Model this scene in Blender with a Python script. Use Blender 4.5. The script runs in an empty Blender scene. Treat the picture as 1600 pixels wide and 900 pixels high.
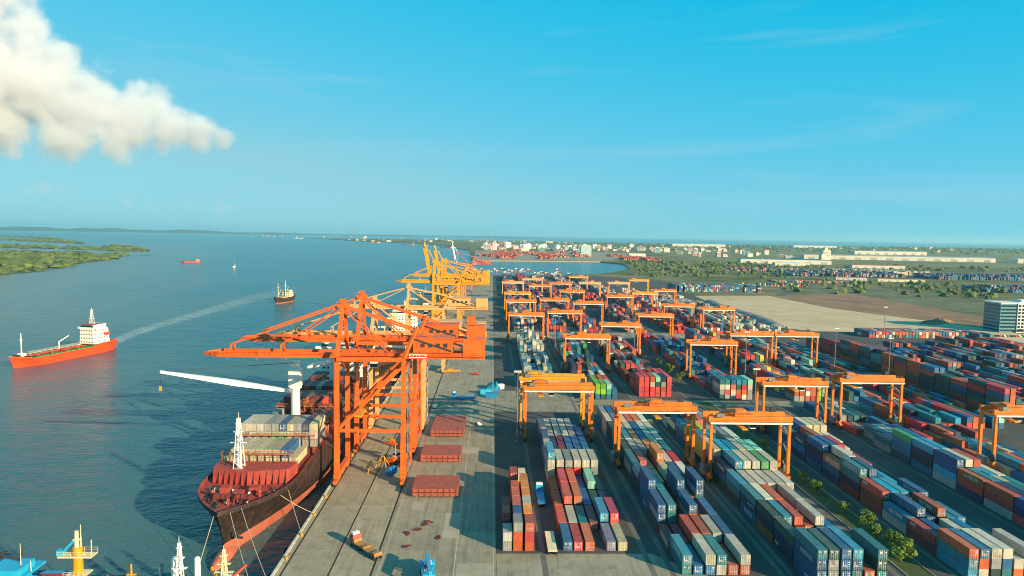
import bpy, bmesh, math, random
import numpy as np
from mathutils import Vector, Matrix, Euler
RAD = math.radians
scene = bpy.context.scene
col = scene.collection
rnd = random.Random(7)

# ---------------------------------------------------------------- camera
F_PX, CAM_H = 1067.0, 85.0
pitch, yaw, roll = math.atan(83/F_PX), math.atan(32/F_PX), math.atan(.0155)
fw = Vector((math.sin(yaw)*math.cos(pitch), math.cos(yaw)*math.cos(pitch), -math.sin(pitch)))
rt = Vector((math.cos(yaw), -math.sin(yaw), 0)); up = rt.cross(fw)
r2 = rt*math.cos(roll)+up*math.sin(roll); u2 = -rt*math.sin(roll)+up*math.cos(roll)
cam_d = bpy.data.cameras.new('camera'); cam = bpy.data.objects.new('camera', cam_d); col.objects.link(cam)
cam.matrix_world = Matrix(((r2.x, u2.x, -fw.x, 0), (r2.y, u2.y, -fw.y, 0), (r2.z, u2.z, -fw.z, CAM_H), (0, 0, 0, 1)))
cam_d.sensor_width = 36; cam_d.lens = 36*F_PX/1600; cam_d.clip_start = 1; cam_d.clip_end = 150000
scene.camera = cam

# ---------------------------------------------------------------- sky, sun, exposure
SUN_DIR = Vector((.75, -.66, 0)).normalized()          # horizontal direction towards the sun
SUN_EL = RAD(18)
world = bpy.data.worlds.new('World'); scene.world = world; world.use_nodes = True
wn, wl = world.node_tree.nodes, world.node_tree.links
wn.clear()
sky = wn.new('ShaderNodeTexSky'); sky.sky_type = 'NISHITA'; sky.sun_disc = False
sky.sun_elevation = SUN_EL; sky.sun_rotation = math.atan2(SUN_DIR.x, SUN_DIR.y)
sky.air_density = 1.0; sky.dust_density = .3; sky.ozone_density = 3.0; sky.altitude = 80
# colour grade of the whole sky: its own luminance, compressed, between a deep cyan and a pale cyan
bw_ = wn.new('ShaderNodeRGBToBW'); wl.new(sky.outputs[0], bw_.inputs[0])
pw_ = wn.new('ShaderNodeMath'); pw_.operation = 'POWER'; pw_.inputs[1].default_value = .3; wl.new(bw_.outputs[0], pw_.inputs[0])
mrs = wn.new('ShaderNodeMapRange'); mrs.inputs[1].default_value = 2.0; mrs.inputs[2].default_value = 6.0; wl.new(bw_.outputs[0], mrs.inputs[0])
cyn = wn.new('ShaderNodeMix'); cyn.data_type = 'RGBA'; cyn.inputs[6].default_value = (.0, 2.55, 4.05, 1); cyn.inputs[7].default_value = (.98, 2.32, 2.72, 1); wl.new(mrs.outputs[0], cyn.inputs[0])
mul = wn.new('ShaderNodeVectorMath'); mul.operation = 'SCALE'; wl.new(cyn.outputs[2], mul.inputs[0]); wl.new(pw_.outputs[0], mul.inputs['Scale'])
tint = wn.new('ShaderNodeMix'); tint.data_type = 'RGBA'; tint.inputs[0].default_value = .97
wl.new(sky.outputs[0], tint.inputs[6]); wl.new(mul.outputs[0], tint.inputs[7])
# thin cirrus streaks, part of the sky
tc = wn.new('ShaderNodeTexCoord'); mp = wn.new('ShaderNodeMapping'); mp.inputs['Rotation'].default_value = (.05, -.30, .1)
mp.inputs['Scale'].default_value = (1.2, 3.0, 15)
nz = wn.new('ShaderNodeTexNoise'); nz.inputs['Scale'].default_value = 1.3; nz.inputs['Detail'].default_value = 6; nz.inputs['Distortion'].default_value = .7
rmp = wn.new('ShaderNodeValToRGB'); rmp.color_ramp.elements[0].position = .54; rmp.color_ramp.elements[1].position = .84
rmp.color_ramp.elements[1].color = (.55, .55, .55, 1)
cir = wn.new('ShaderNodeMix'); cir.data_type = 'RGBA'; cir.inputs[7].default_value = (2.2, 4.0, 4.9, 1)
bg = wn.new('ShaderNodeBackground'); bg.inputs['Strength'].default_value = .086
wo = wn.new('ShaderNodeOutputWorld')
wl.new(tc.outputs['Generated'], mp.inputs[0]); wl.new(mp.outputs[0], nz.inputs['Vector']); wl.new(nz.outputs['Fac'], rmp.inputs[0])
wl.new(tint.outputs[2], cir.inputs[6])
wl.new(rmp.outputs[0], cir.inputs[0]); wl.new(cir.outputs[2], bg.inputs[0]); wl.new(bg.outputs[0], wo.inputs[0])
sun_d = bpy.data.lights.new('sun', 'SUN'); sun_d.energy = 5.0; sun_d.angle = RAD(.55); sun_d.color = (1, .76, .44)
sun = bpy.data.objects.new('sun', sun_d); col.objects.link(sun)
sun_vec = Vector((SUN_DIR.x*math.cos(SUN_EL), SUN_DIR.y*math.cos(SUN_EL), math.sin(SUN_EL)))
sun.rotation_euler = sun_vec.to_track_quat('Z', 'Y').to_euler(); sun.location = sun_vec*300
vs = scene.view_settings; vs.view_transform = 'Standard'; vs.look = 'None'; vs.gamma = 1; vs.exposure = 0.9
scene.cycles.volume_step_rate = .5; scene.cycles.max_bounces = 8; scene.cycles.volume_bounces = 8
scene.cycles.use_denoising = True; scene.cycles.filter_width = 1.0

# ---------------------------------------------------------------- helpers
def tag(o, label=None, cat=None, group=None, kind=None):
    if label: o['label'] = label
    if cat: o['category'] = cat
    if group: o['group'] = group
    if kind: o['kind'] = kind
    return o

MATS = {}
def mat(name, c, rough=.6, metal=0, var=.25, scale=.4, dirt=None, dirt_amt=.35, rnd_amt=0., bump=0., bscale=8., spec=.4, streak=0.):
    """paint / stone / soil with large and fine noise, optional dirt colour and per-object variation"""
    if name in MATS: return MATS[name]
    m = bpy.data.materials.new(name); m.use_nodes = True
    n, l = m.node_tree.nodes, m.node_tree.links
    b = n['Principled BSDF']; b.inputs['Roughness'].default_value = rough; b.inputs['Metallic'].default_value = metal
    b.inputs['Specular IOR Level'].default_value = spec
    t = n.new('ShaderNodeTexCoord')
    n1 = n.new('ShaderNodeTexNoise'); n1.inputs['Scale'].default_value = scale; n1.inputs['Detail'].default_value = 8; n1.inputs['Roughness'].default_value = .65
    l.new(t.outputs['Object'], n1.inputs['Vector'])
    mx = n.new('ShaderNodeMix'); mx.data_type = 'RGBA'
    mr = n.new('ShaderNodeMapRange'); mr.inputs[1].default_value = .32; mr.inputs[2].default_value = .68
    l.new(n1.outputs['Fac'], mr.inputs[0]); l.new(mr.outputs[0], mx.inputs[0])
    mx.inputs[6].default_value = [v*(1-var) for v in c[:3]]+[1]
    mx.inputs[7].default_value = [min(1, v*(1+var*.6)) for v in c[:3]]+[1]
    out = mx.outputs[2]
    if dirt:
        n2 = n.new('ShaderNodeTexNoise'); n2.inputs['Scale'].default_value = scale*3.1; n2.inputs['Detail'].default_value = 9; n2.inputs['Roughness'].default_value = .7
        l.new(t.outputs['Object'], n2.inputs['Vector'])
        m2 = n.new('ShaderNodeMapRange'); m2.inputs[1].default_value = .5; m2.inputs[2].default_value = .75; m2.inputs[4].default_value = dirt_amt
        l.new(n2.outputs['Fac'], m2.inputs[0])
        d = n.new('ShaderNodeMix'); d.data_type = 'RGBA'; d.inputs[7].default_value = list(dirt[:3])+[1]
        l.new(m2.outputs[0], d.inputs[0]); l.new(out, d.inputs[6]); out = d.outputs[2]
    if streak:      # tyre tracks and drag marks along the quay
        ms_ = n.new('ShaderNodeMapping'); ms_.inputs['Scale'].default_value = (.9, .035, 1); gw = n.new('ShaderNodeNewGeometry'); l.new(gw.outputs['Position'], ms_.inputs[0])
        n4 = n.new('ShaderNodeTexNoise'); n4.inputs['Scale'].default_value = 1; n4.inputs['Detail'].default_value = 7; n4.inputs['Roughness'].default_value = .7; l.new(ms_.outputs[0], n4.inputs['Vector'])
        m4 = n.new('ShaderNodeMapRange'); m4.inputs[1].default_value = .5; m4.inputs[2].default_value = .72; m4.inputs[4].default_value = streak; l.new(n4.outputs['Fac'], m4.inputs[0])
        d4 = n.new('ShaderNodeMix'); d4.data_type = 'RGBA'; d4.inputs[7].default_value = [v*.42 for v in c[:3]]+[1]; l.new(m4.outputs[0], d4.inputs[0]); l.new(out, d4.inputs[6]); out = d4.outputs[2]
    if rnd_amt:
        oi = n.new('ShaderNodeObjectInfo'); h = n.new('ShaderNodeHueSaturation')
        r1 = n.new('ShaderNodeMapRange'); r1.inputs[3].default_value = 1-rnd_amt; r1.inputs[4].default_value = 1+rnd_amt
        l.new(oi.outputs['Random'], r1.inputs[0]); l.new(r1.outputs[0], h.inputs['Value']); l.new(out, h.inputs['Color']); out = h.outputs[0]
    l.new(out, b.inputs['Base Color'])
    if bump:
        n3 = n.new('ShaderNodeTexNoise'); n3.inputs['Scale'].default_value = bscale; n3.inputs['Detail'].default_value = 5
        l.new(t.outputs['Object'], n3.inputs['Vector'])
        bp = n.new('ShaderNodeBump'); bp.inputs['Strength'].default_value = bump; bp.inputs['Distance'].default_value = .1
        l.new(n3.outputs['Fac'], bp.inputs['Height']); l.new(bp.outputs[0], b.inputs['Normal'])
    MATS[name] = m
    return m

JOINED = {'window','lettering','marking','side_marking','rib','handrail','edge_rib','container_socket','louvre','deck_rail','cargo_pipes','tank_hatch','walkway','timber_block'}   # pieces too small in the photo to pick apart
class MB:
    def __init__(s): s.v, s.f, s.m = [], [], []
    def add(s, vs, fs, m=0):
        o = len(s.v); s.v += [tuple(v) for v in vs]; s.f += [tuple(i+o for i in f) for f in fs]; s.m += [m]*len(fs); return s
    def box(s, x0, x1, y0, y1, z0, z1, m=0):
        return s.add([(x0,y0,z0),(x1,y0,z0),(x1,y1,z0),(x0,y1,z0),(x0,y0,z1),(x1,y0,z1),(x1,y1,z1),(x0,y1,z1)],
                     [(0,3,2,1),(4,5,6,7),(0,1,5,4),(1,2,6,5),(2,3,7,6),(3,0,4,7)], m)
    def beam(s, p, q, w, h, m=0, w2=None, h2=None):
        p, q = Vector(p), Vector(q); d = (q-p).normalized()
        a = d.cross(Vector((0,0,1)));  a = Vector((1,0,0)) if a.length < 1e-3 else a.normalized()
        b = a.cross(d); w2 = w2 or w; h2 = h2 or h
        vs = [c+a*sx*ww/2+b*sy*hh/2 for c, ww, hh in ((p,w,h),(q,w2,h2)) for sx, sy in ((-1,-1),(1,-1),(1,1),(-1,1))]
        return s.add(vs, [(3,2,1,0),(4,5,6,7),(0,1,5,4),(1,2,6,5),(2,3,7,6),(3,0,4,7)], m)
    def cyl(s, p, q, r, r2=None, n=10, m=0):
        p, q = Vector(p), Vector(q); d = (q-p).normalized(); r2 = r if r2 is None else r2
        a = d.cross(Vector((0,0,1)));  a = Vector((1,0,0)) if a.length < 1e-3 else a.normalized()
        b = d.cross(a); vs = []
        for c, rr in ((p,r),(q,r2)):
            for i in range(n):
                t = 2*math.pi*i/n; vs.append(c+a*math.cos(t)*rr+b*math.sin(t)*rr)
        fs = [(i,(i+1)%n,n+(i+1)%n,n+i) for i in range(n)]+[tuple(range(n-1,-1,-1)), tuple(range(n,2*n))]
        return s.add(vs, fs, m)
    def prism(s, pts, z0, z1, m=0, mtop=None):
        n = len(pts); vs = [(x,y,z0) for x,y in pts]+[(x,y,z1) for x,y in pts]
        s.add(vs, [(i,(i+1)%n,n+(i+1)%n,n+i) for i in range(n)]+[tuple(range(n-1,-1,-1))], m)
        return s.add(vs[n:], [tuple(range(n))], m if mtop is None else mtop)
    def ball(s, c, r, m=0, nu=10, nv=6):
        if not hasattr(r, '__len__'): r = (r,r,r)
        vs = [(c[0]+r[0]*math.sin(math.pi*j/nv)*math.cos(2*math.pi*i/nu), c[1]+r[1]*math.sin(math.pi*j/nv)*math.sin(2*math.pi*i/nu), c[2]+r[2]*math.cos(math.pi*j/nv)) for j in range(nv+1) for i in range(nu)]
        fs = [(j*nu+i, (j+1)*nu+i, (j+1)*nu+(i+1)%nu, j*nu+(i+1)%nu) for j in range(nv) for i in range(nu)]
        return s.add(vs, fs, m)
    def rail(s, pts, h=1.1, r=.06, m=0, posts=3.):
        """hand rail: top and middle bar with posts"""
        for a, b in zip(pts, pts[1:]):
            a, b = Vector(a), Vector(b)
            for k in (h, h*.55): s.beam(a+Vector((0,0,k)), b+Vector((0,0,k)), r, r, m)
            k = max(1, int((b-a).length/posts))
            for i in range(k+1):
                c = a.lerp(b, i/k); s.beam(c, c+Vector((0,0,h)), r, r, m)
        return s
    def mesh(s, name, off=(0,0,0)):
        me = bpy.data.meshes.new(name)
        me.from_pydata([(v[0]-off[0], v[1]-off[1], v[2]-off[2]) for v in s.v], [], s.f)
        if any(s.m): me.polygons.foreach_set('material_index', s.m)
        me.update(); return me
    def build(s, name, mats, parent=None, off=None, smooth=False):
        """links the collected shapes as one mesh object; parts are given in the coordinates of their thing"""
        me = s.mesh(name, off or (0,0,0))
        for m in (mats if isinstance(mats, (list, tuple)) else [mats]): me.materials.append(m)
        if smooth: me.shade_smooth()
        o = bpy.data.objects.new(name, me); col.objects.link(o)
        if name in JOINED: o['kind'] = 'stuff'
        if parent is not None: o.parent = parent
        elif off: o.location = off
        return o

def empty(name, loc=(0,0,0), rz=0):
    o = bpy.data.objects.new(name, None); col.objects.link(o); o.location = loc; o.rotation_euler.z = rz; o.empty_display_size = .5
    return o
def copy_tree(o, parent=None):
    c = o.copy(); col.objects.link(c)
    if parent is not None: c.parent = parent
    for ch in o.children: copy_tree(ch, c)
    return c
def np_mesh(name, verts, faces, mats, mi=None):
    """fast mesh from numpy arrays; faces (n,3) or (n,4)"""
    me = bpy.data.meshes.new(name); k = faces.shape[1]
    me.vertices.add(len(verts)); me.vertices.foreach_set('co', np.asarray(verts, np.float32).ravel())
    me.loops.add(faces.size); me.loops.foreach_set('vertex_index', faces.astype(np.int32).ravel())
    me.polygons.add(len(faces)); me.polygons.foreach_set('loop_start', np.arange(0, faces.size, k, dtype=np.int32))
    me.polygons.foreach_set('loop_total', np.full(len(faces), k, np.int32))
    for m in (mats if isinstance(mats, (list, tuple)) else [mats]): me.materials.append(m)
    if mi is not None: me.polygons.foreach_set('material_index', np.asarray(mi, np.int32))
    me.update(calc_edges=True); me.validate(); me.shade_flat()
    o = bpy.data.objects.new(name, me); col.objects.link(o); return o
def sheet(name, pts, z, m, kind='structure', parent=None):
    """flat ground sheet from an outline (concave outlines allowed)"""
    bm = bmesh.new(); vs = [bm.verts.new((x,y,z)) for x,y in pts]; f = bm.faces.new(vs)
    if f.normal.z < 0: bmesh.ops.reverse_faces(bm, faces=[f])
    f.normal_update()
    if f.normal.z < 0: f.normal_flip()
    bmesh.ops.triangulate(bm, faces=[f])
    me = bpy.data.meshes.new(name); bm.to_mesh(me); bm.free(); me.materials.append(m)
    o = bpy.data.objects.new(name, me); col.objects.link(o)
    if parent: o.parent = parent
    else: o['kind'] = kind
    return o

# ---------------------------------------------------------------- common materials
ORANGE = mat('crane_orange', (.74, .125, .012), .5, var=.25, scale=.18, dirt=(.26,.06,.025), dirt_amt=.75)
AMBER = mat('gantry_orange', (.78, .19, .014), .5, var=.25, scale=.22, dirt=(.30,.09,.03), dirt_amt=.8, rnd_amt=.08)
YELLOW = mat('crane_yellow', (.74, .31, .01), .5, var=.25, scale=.2, dirt=(.3,.15,.03), dirt_amt=.7)
PALE = mat('pale_orange', (.78, .36, .13), .5, var=.15, scale=.3, dirt=(.4,.25,.12))
CRRED = mat('crane_faded_red', (.52, .14, .10), .5, var=.15, scale=.3)
WHITE = mat('white_paint', (.80, .78, .72), .45, var=.10, scale=.35, dirt=(.5,.42,.32), dirt_amt=.4)
CREAM = mat('cream_paint', (.72, .62, .38), .5, var=.15, scale=.4, dirt=(.4,.3,.15))
STEEL = mat('grey_steel', (.22, .23, .24), .5, metal=.3, var=.3, scale=.8)
DARK = mat('dark_steel', (.035, .04, .045), .55, var=.3, scale=.6)
RUBBER = mat('tyre_rubber', (.02, .02, .022), .9, var=.2)
GLASS = mat('dark_glass', (.015, .03, .045), .12, var=.1, spec=.8)
DECKRED = mat('red_deck_paint', (.34, .055, .042), .6, var=.3, scale=.5, dirt=(.22,.05,.03), dirt_amt=.6)
HATCHRED = mat('hatch_red', (.34, .085, .06), .6, var=.3, scale=.4, dirt=(.3,.12,.08), dirt_amt=.7, bump=.3)
BOOT = mat('antifouling_red', (.43, .12, .075), .6, var=.2, scale=.3, dirt=(.35,.12,.07), dirt_amt=.5)
HULLBLACK = mat('hull_black', (.030, .022, .020), .5, var=.5, scale=.2, dirt=(.16,.06,.035), dirt_amt=.75)
REDPAINT = mat('signal_red', (.62, .06, .03), .45, var=.15, scale=.3, dirt=(.35,.06,.04))
TANKRED = mat('tanker_orange_red', (.75, .07, .015), .45, var=.15, scale=.15, dirt=(.4,.06,.03))
GREEN = mat('deck_green', (.05, .17, .04), .6, var=.3)
BLUE = mat('machine_blue', (.015, .20, .46), .45, var=.2, scale=.5)
CYAN = mat('cyan_paint', (.02, .38, .62), .45, var=.2, scale=.5)
MAROON = mat('maroon_paint', (.17, .035, .03), .6, var=.4, scale=.4, dirt=(.1,.03,.02))
ROPE = mat('mooring_rope', (.50, .42, .28), .9, var=.2)
CONCRETE = mat('quay_concrete', (.345, .295, .205), .85, var=.25, scale=.09, dirt=(.13,.115,.09), dirt_amt=.8, streak=.75, rnd_amt=.06, bump=.2, bscale=2)
APRON = mat('apron_concrete', (.31, .27, .195), .85, var=.25, scale=.07, dirt=(.12,.105,.085), dirt_amt=.8, streak=.85, rnd_amt=.11, bump=.2, bscale=2)
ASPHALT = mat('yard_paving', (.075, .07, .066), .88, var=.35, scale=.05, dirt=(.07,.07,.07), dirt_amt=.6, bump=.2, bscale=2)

# ================================================================ the setting
# ---- water
def water_mat():
    m = bpy.data.materials.new('river_water'); m.use_nodes = True
    n, l = m.node_tree.nodes, m.node_tree.links; b = n['Principled BSDF']
    t = n.new('ShaderNodeTexCoord')
    big = n.new('ShaderNodeTexNoise'); big.inputs['Scale'].default_value = .004; big.inputs['Detail'].default_value = 5
    mpb = n.new('ShaderNodeMapping'); mpb.inputs['Scale'].default_value = (2.2, .6, 1); mpb.inputs['Rotation'].default_value = (0,0,.25)
    l.new(t.outputs['Object'], mpb.inputs[0]); l.new(mpb.outputs[0], big.inputs['Vector'])
    mx = n.new('ShaderNodeMix'); mx.data_type = 'RGBA'
    mx.inputs[6].default_value = (.012, .105, .135, 1); mx.inputs[7].default_value = (.050, .122, .126, 1)
    mr = n.new('ShaderNodeMapRange'); mr.inputs[1].default_value = .38; mr.inputs[2].default_value = .62
    l.new(big.outputs['Fac'], mr.inputs[0]); l.new(mr.outputs[0], mx.inputs[0]); l.new(mx.outputs[2], b.inputs['Base Color'])
    b.inputs['Roughness'].default_value = .2; b.inputs['IOR'].default_value = 1.33; b.inputs['Specular IOR Level'].default_value = .3
    mpw = n.new('ShaderNodeMapping'); mpw.inputs['Scale'].default_value = (.55, 1.0, 1); mpw.inputs['Rotation'].default_value = (0,0,.35)
    l.new(t.outputs['Object'], mpw.inputs[0])
    w1 = n.new('ShaderNodeTexNoise'); w1.inputs['Scale'].default_value = .35; w1.inputs['Detail'].default_value = 4; w1.inputs['Roughness'].default_value = .6
    w2 = n.new('ShaderNodeTexNoise'); w2.inputs['Scale'].default_value = .06; w2.inputs['Detail'].default_value = 3
    l.new(mpw.outputs[0], w1.inputs['Vector']); l.new(mpw.outputs[0], w2.inputs['Vector'])
    ad = n.new('ShaderNodeMath'); ad.operation = 'MULTIPLY_ADD'; ad.inputs[1].default_value = 2.2
    l.new(w2.outputs['Fac'], ad.inputs[0]); l.new(w1.outputs['Fac'], ad.inputs[2])
    bp = n.new('ShaderNodeBump'); bp.inputs['Strength'].default_value = .85; bp.inputs['Distance'].default_value = 1.3
    l.new(ad.outputs[0], bp.inputs['Height']); l.new(bp.outputs[0], b.inputs['Normal'])
    return m
WL = -4.0
WATER = water_mat()
sheet('river', [(-45000,-3000),(45000,-3000),(45000,60000),(-45000,60000)], WL, WATER)

# ---- land: one sheet with the quay edge, the basin and the far coast
def land_mat():
    m = bpy.data.materials.new('delta_land'); m.use_nodes = True
    n, l = m.node_tree.nodes, m.node_tree.links; b = n['Principled BSDF']; b.inputs['Roughness'].default_value = .95
    b.inputs['Specular IOR Level'].default_value = .1
    t = n.new('ShaderNodeTexCoord')
    n1 = n.new('ShaderNodeTexNoise'); n1.inputs['Scale'].default_value = .006; n1.inputs['Detail'].default_value = 9; n1.inputs['Roughness'].default_value = .68
    l.new(t.outputs['Object'], n1.inputs['Vector'])
    r = n.new('ShaderNodeValToRGB'); cr = r.color_ramp
    cr.elements[0].position = .34; cr.elements[0].color = (.04, .065, .03, 1)
    cr.elements[1].position = .70; cr.elements[1].color = (.27, .21, .14, 1)
    for p, c in ((.43, (.085,.105,.04,1)), (.50, (.15,.15,.065,1)), (.57, (.21,.18,.11,1))):
        e = cr.elements.new(p); e.color = c
    l.new(n1.outputs['Fac'], r.inputs[0]); l.new(r.outputs[0], b.inputs['Base Color'])
    return m
LAND = land_mat()
land_pts = [(-54,-300),(-54,1440),(190,1472),(292,1617),(378,1850),(416,2139),(374,2322),(-65,2272),(-77,2445),(-116,3670),(-376,5112),(-743,6187),(-1359,6996),(-2253,9028),(-2600,9500),(-1000,9300),(3000,8600),(9000,9000),(24000,11000),(24000,-300)]
lm = MB(); lm.prism(land_pts, -8, -.12, 1, 0)
land = lm.build('land', [LAND, CONCRETE]); land['kind'] = 'structure'
bm = bmesh.new(); bm.from_mesh(land.data); bmesh.ops.recalc_face_normals(bm, faces=bm.faces[:]); bmesh.ops.triangulate(bm, faces=[f for f in bm.faces if len(f.verts) > 4]); bm.to_mesh(land.data); bm.free()

# ---- terminal paving and the ground beyond it
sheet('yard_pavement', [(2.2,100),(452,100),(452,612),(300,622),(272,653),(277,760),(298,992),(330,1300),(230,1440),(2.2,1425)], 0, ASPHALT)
SAND = mat('bare_sand', (.56, .41, .25), .95, var=.16, scale=.012, dirt=(.24,.19,.13), dirt_amt=.6)
SOIL = mat('red_soil', (.27, .14, .08), .95, var=.4, scale=.025, dirt=(.30,.21,.14), dirt_amt=.9)
GRASS = mat('rough_grass', (.12, .13, .06), .95, var=.6, scale=.018, dirt=(.23,.19,.12), dirt_amt=1.)
FIELD = mat('far_field', (.15, .16, .06), .95, var=.35, scale=.004, dirt=(.22,.18,.10), dirt_amt=.8)
ROAD = mat('road_asphalt', (.10, .10, .10), .9, var=.2, scale=.1)
sheet('sand_field', [(298,992),(415,1009),(418,930),(423,832),(454,749),(490,657),(500,600),(500,440),(452,440),(452,612),(300,622),(272,653),(277,760)], -.04, SAND)
sheet('soil_patch', [(416,1005),(579,1079),(565,904),(560,741),(520,640),(490,657),(454,749),(423,832),(418,930)], -.05, SOIL)
sheet('grass_field', [(440,1075),(676,1262),(800,978),(760,700),(640,640),(560,700),(565,904),(579,1079)], -.06, GRASS)
sheet('far_grass_field', [(760,2480),(1750,2190),(4500,5600),(2000,7400),(900,4130)], -.05, FIELD)
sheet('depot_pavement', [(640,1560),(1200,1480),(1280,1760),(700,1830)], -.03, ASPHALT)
sheet('far_port_pavement', [(-60,2300),(374,2345),(620,2900),(700,3600),(-90,3650)], -.03, APRON)
for name, pts in (('access_road', [(430,1010),(441,1010),(700,1400),(1300,1440),(1300,1452),(690,1413),(428,1020)]),
                  ('far_road', [(430,2140),(2300,1760),(2300,1775),(430,2156)]),
                  ('plain_road', [(330,1310),(1500,1330),(1500,1341),(330,1321)])):
    sheet(name, pts, 0, ROAD)

sheet('front_pavement', [(2.2,100),(60,100),(60,160),(44,176.5),(2.2,176.5)], .004, APRON)
sheet('cross_aisle', [(2.2,324),(44,324),(44,338),(230,338),(230,349.5),(44,349.5),(44,368),(2.2,368)], .004, APRON)
sheet('cross_aisle', [(2.2,562),(230,562),(230,596),(2.2,596)], .004, APRON)
# ---- quay: slabs between the crane rails, coping, rails
quay = MB().box(-53.6, -52.9, 100, 1438, -.1, .32, 0).build('quay', [CONCRETE]); quay['kind'] = 'structure'
quay_edge = MAT_EDGE = mat('coping_white', (.60, .55, .45), .8, var=.3, scale=.3, dirt=(.2,.16,.1), dirt_amt=.8)
quay.data.materials[0] = quay_edge
y = 118.
k = 0
slab_me = {}
while y < 330:
    for x0, x1 in ((-52.8,-51.75), (-51.2,-39.95), (-39.45,-29.5)):
        key = (x0, 30)
        if key not in slab_me: slab_me[key] = MB().box(0, x1-x0, 0, 29.85, -.3, 0).mesh('slab'); slab_me[key].materials.append(CONCRETE)
        o = bpy.data.objects.new('slab', slab_me[key]); col.objects.link(o); o.parent = quay; o.location = (x0, y, 0)
    y += 30
sheet('quay_far_deck', [(-52.8,y+.1),(-29.5,y+.1),(-29.5,1438),(-52.8,1438)], 0, CONCRETE)
RAILGROOVE = mat('rail_groove', (.03,.028,.026), .7)
for x in (-51.48, -39.7, -29.2):
    MB().box(x-.22, x+.22, 100, 1430, -.3, -.06).build('crane_rail', RAILGROOVE, quay)
apron = MB().box(-28.9, 2.1, 100, 1425, -.3, -.02).build('apron', APRON); apron['kind'] = 'structure'
sl = MB().box(0, 7.68, 0, 11.9, -.2, .0).mesh('slab'); sl.materials.append(APRON)
for i in range(4):
    for j in range(20):
        o = bpy.data.objects.new('slab', sl); col.objects.link(o); o.parent = apron; o.location = (-28.9+i*7.75, 118+j*12, 0)
# fenders and bollards along the edge
fm = MB().box(-.55,.0,-.8,.8,-3.2,-.6).box(-.75,-.55,-1.0,1.0,-3.4,-.4).mesh('fender'); fm.materials.append(RUBBER)
bmesh_b = MB().cyl((0,0,0),(0,0,.5),.28,.24,10).cyl((0,0,.5),(0,0,.75),.45,.4,10).cyl((0,0,0),(0,0,.06),.5,.5,10).mesh('bollard'); bmesh_b.materials.append(YELLOW)
for i in range(22):
    yy = 166+i*14
    o = bpy.data.objects.new('fender', fm); col.objects.link(o); o.parent = quay; o.location = (-54.02, yy, 0)
    o = bpy.data.objects.new('bollard', bmesh_b); col.objects.link(o); o.location = (-52.3, yy+7, 0)
    tag(o, 'short mooring bollard on the quay edge beside the moored ships', 'bollard', 'mooring bollards along the quay edge')

# ---- hills on the far shore
hv, hf = [], []
for i in range(70):
    x = -16000+i*260
    h = 85*max(0,(1-((x+12500)/6500)**2))**.7*(.8+.25*math.sin(i*.7)+.15*math.sin(i*1.9)) if abs(x+12500) < 6500 else 0
    h += 22*(.6+.4*math.sin(i*.53)) + 10*rnd.random()
    yb = 19000 + .12*(x+16000)
    hv += [(x,yb-900,WL-1),(x,yb,h),(x,yb+1200,WL-1)]
for i in range(69):
    a = i*3; hf += [(a,a+3,a+4,a+1),(a+1,a+4,a+5,a+2)]
hm = MB(); hm.add(hv, hf); hm.build('hills', mat('hill_forest', (.05,.07,.05), .95, var=.3, scale=.002))['kind'] = 'structure'

# worn paint and repairs on the apron
LANE = mat('lane_paint', (.50,.46,.34), .8, var=.4, scale=.4, dirt=(.26,.23,.17), dirt_amt=1.)
for x in (-27.6, -8.6, 1.4): sheet('apron_line', [(x-.1,150),(x+.1,150),(x+.1,700),(x-.1,700)], .006, LANE)
for x0, x1, y0, y1 in ((-8,1.2,150,171),(-13,-8.9,186,203),(-24,-20,205,212),(-12,-4,260,268)):
    sheet('repair_patch', [(x0,y0),(x1,y0),(x1,y1),(x0,y1)], .004, mat('patch_concrete',(.38,.33,.245),.9,var=.2,scale=.1,dirt=(.2,.17,.13),dirt_amt=.6))

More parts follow.
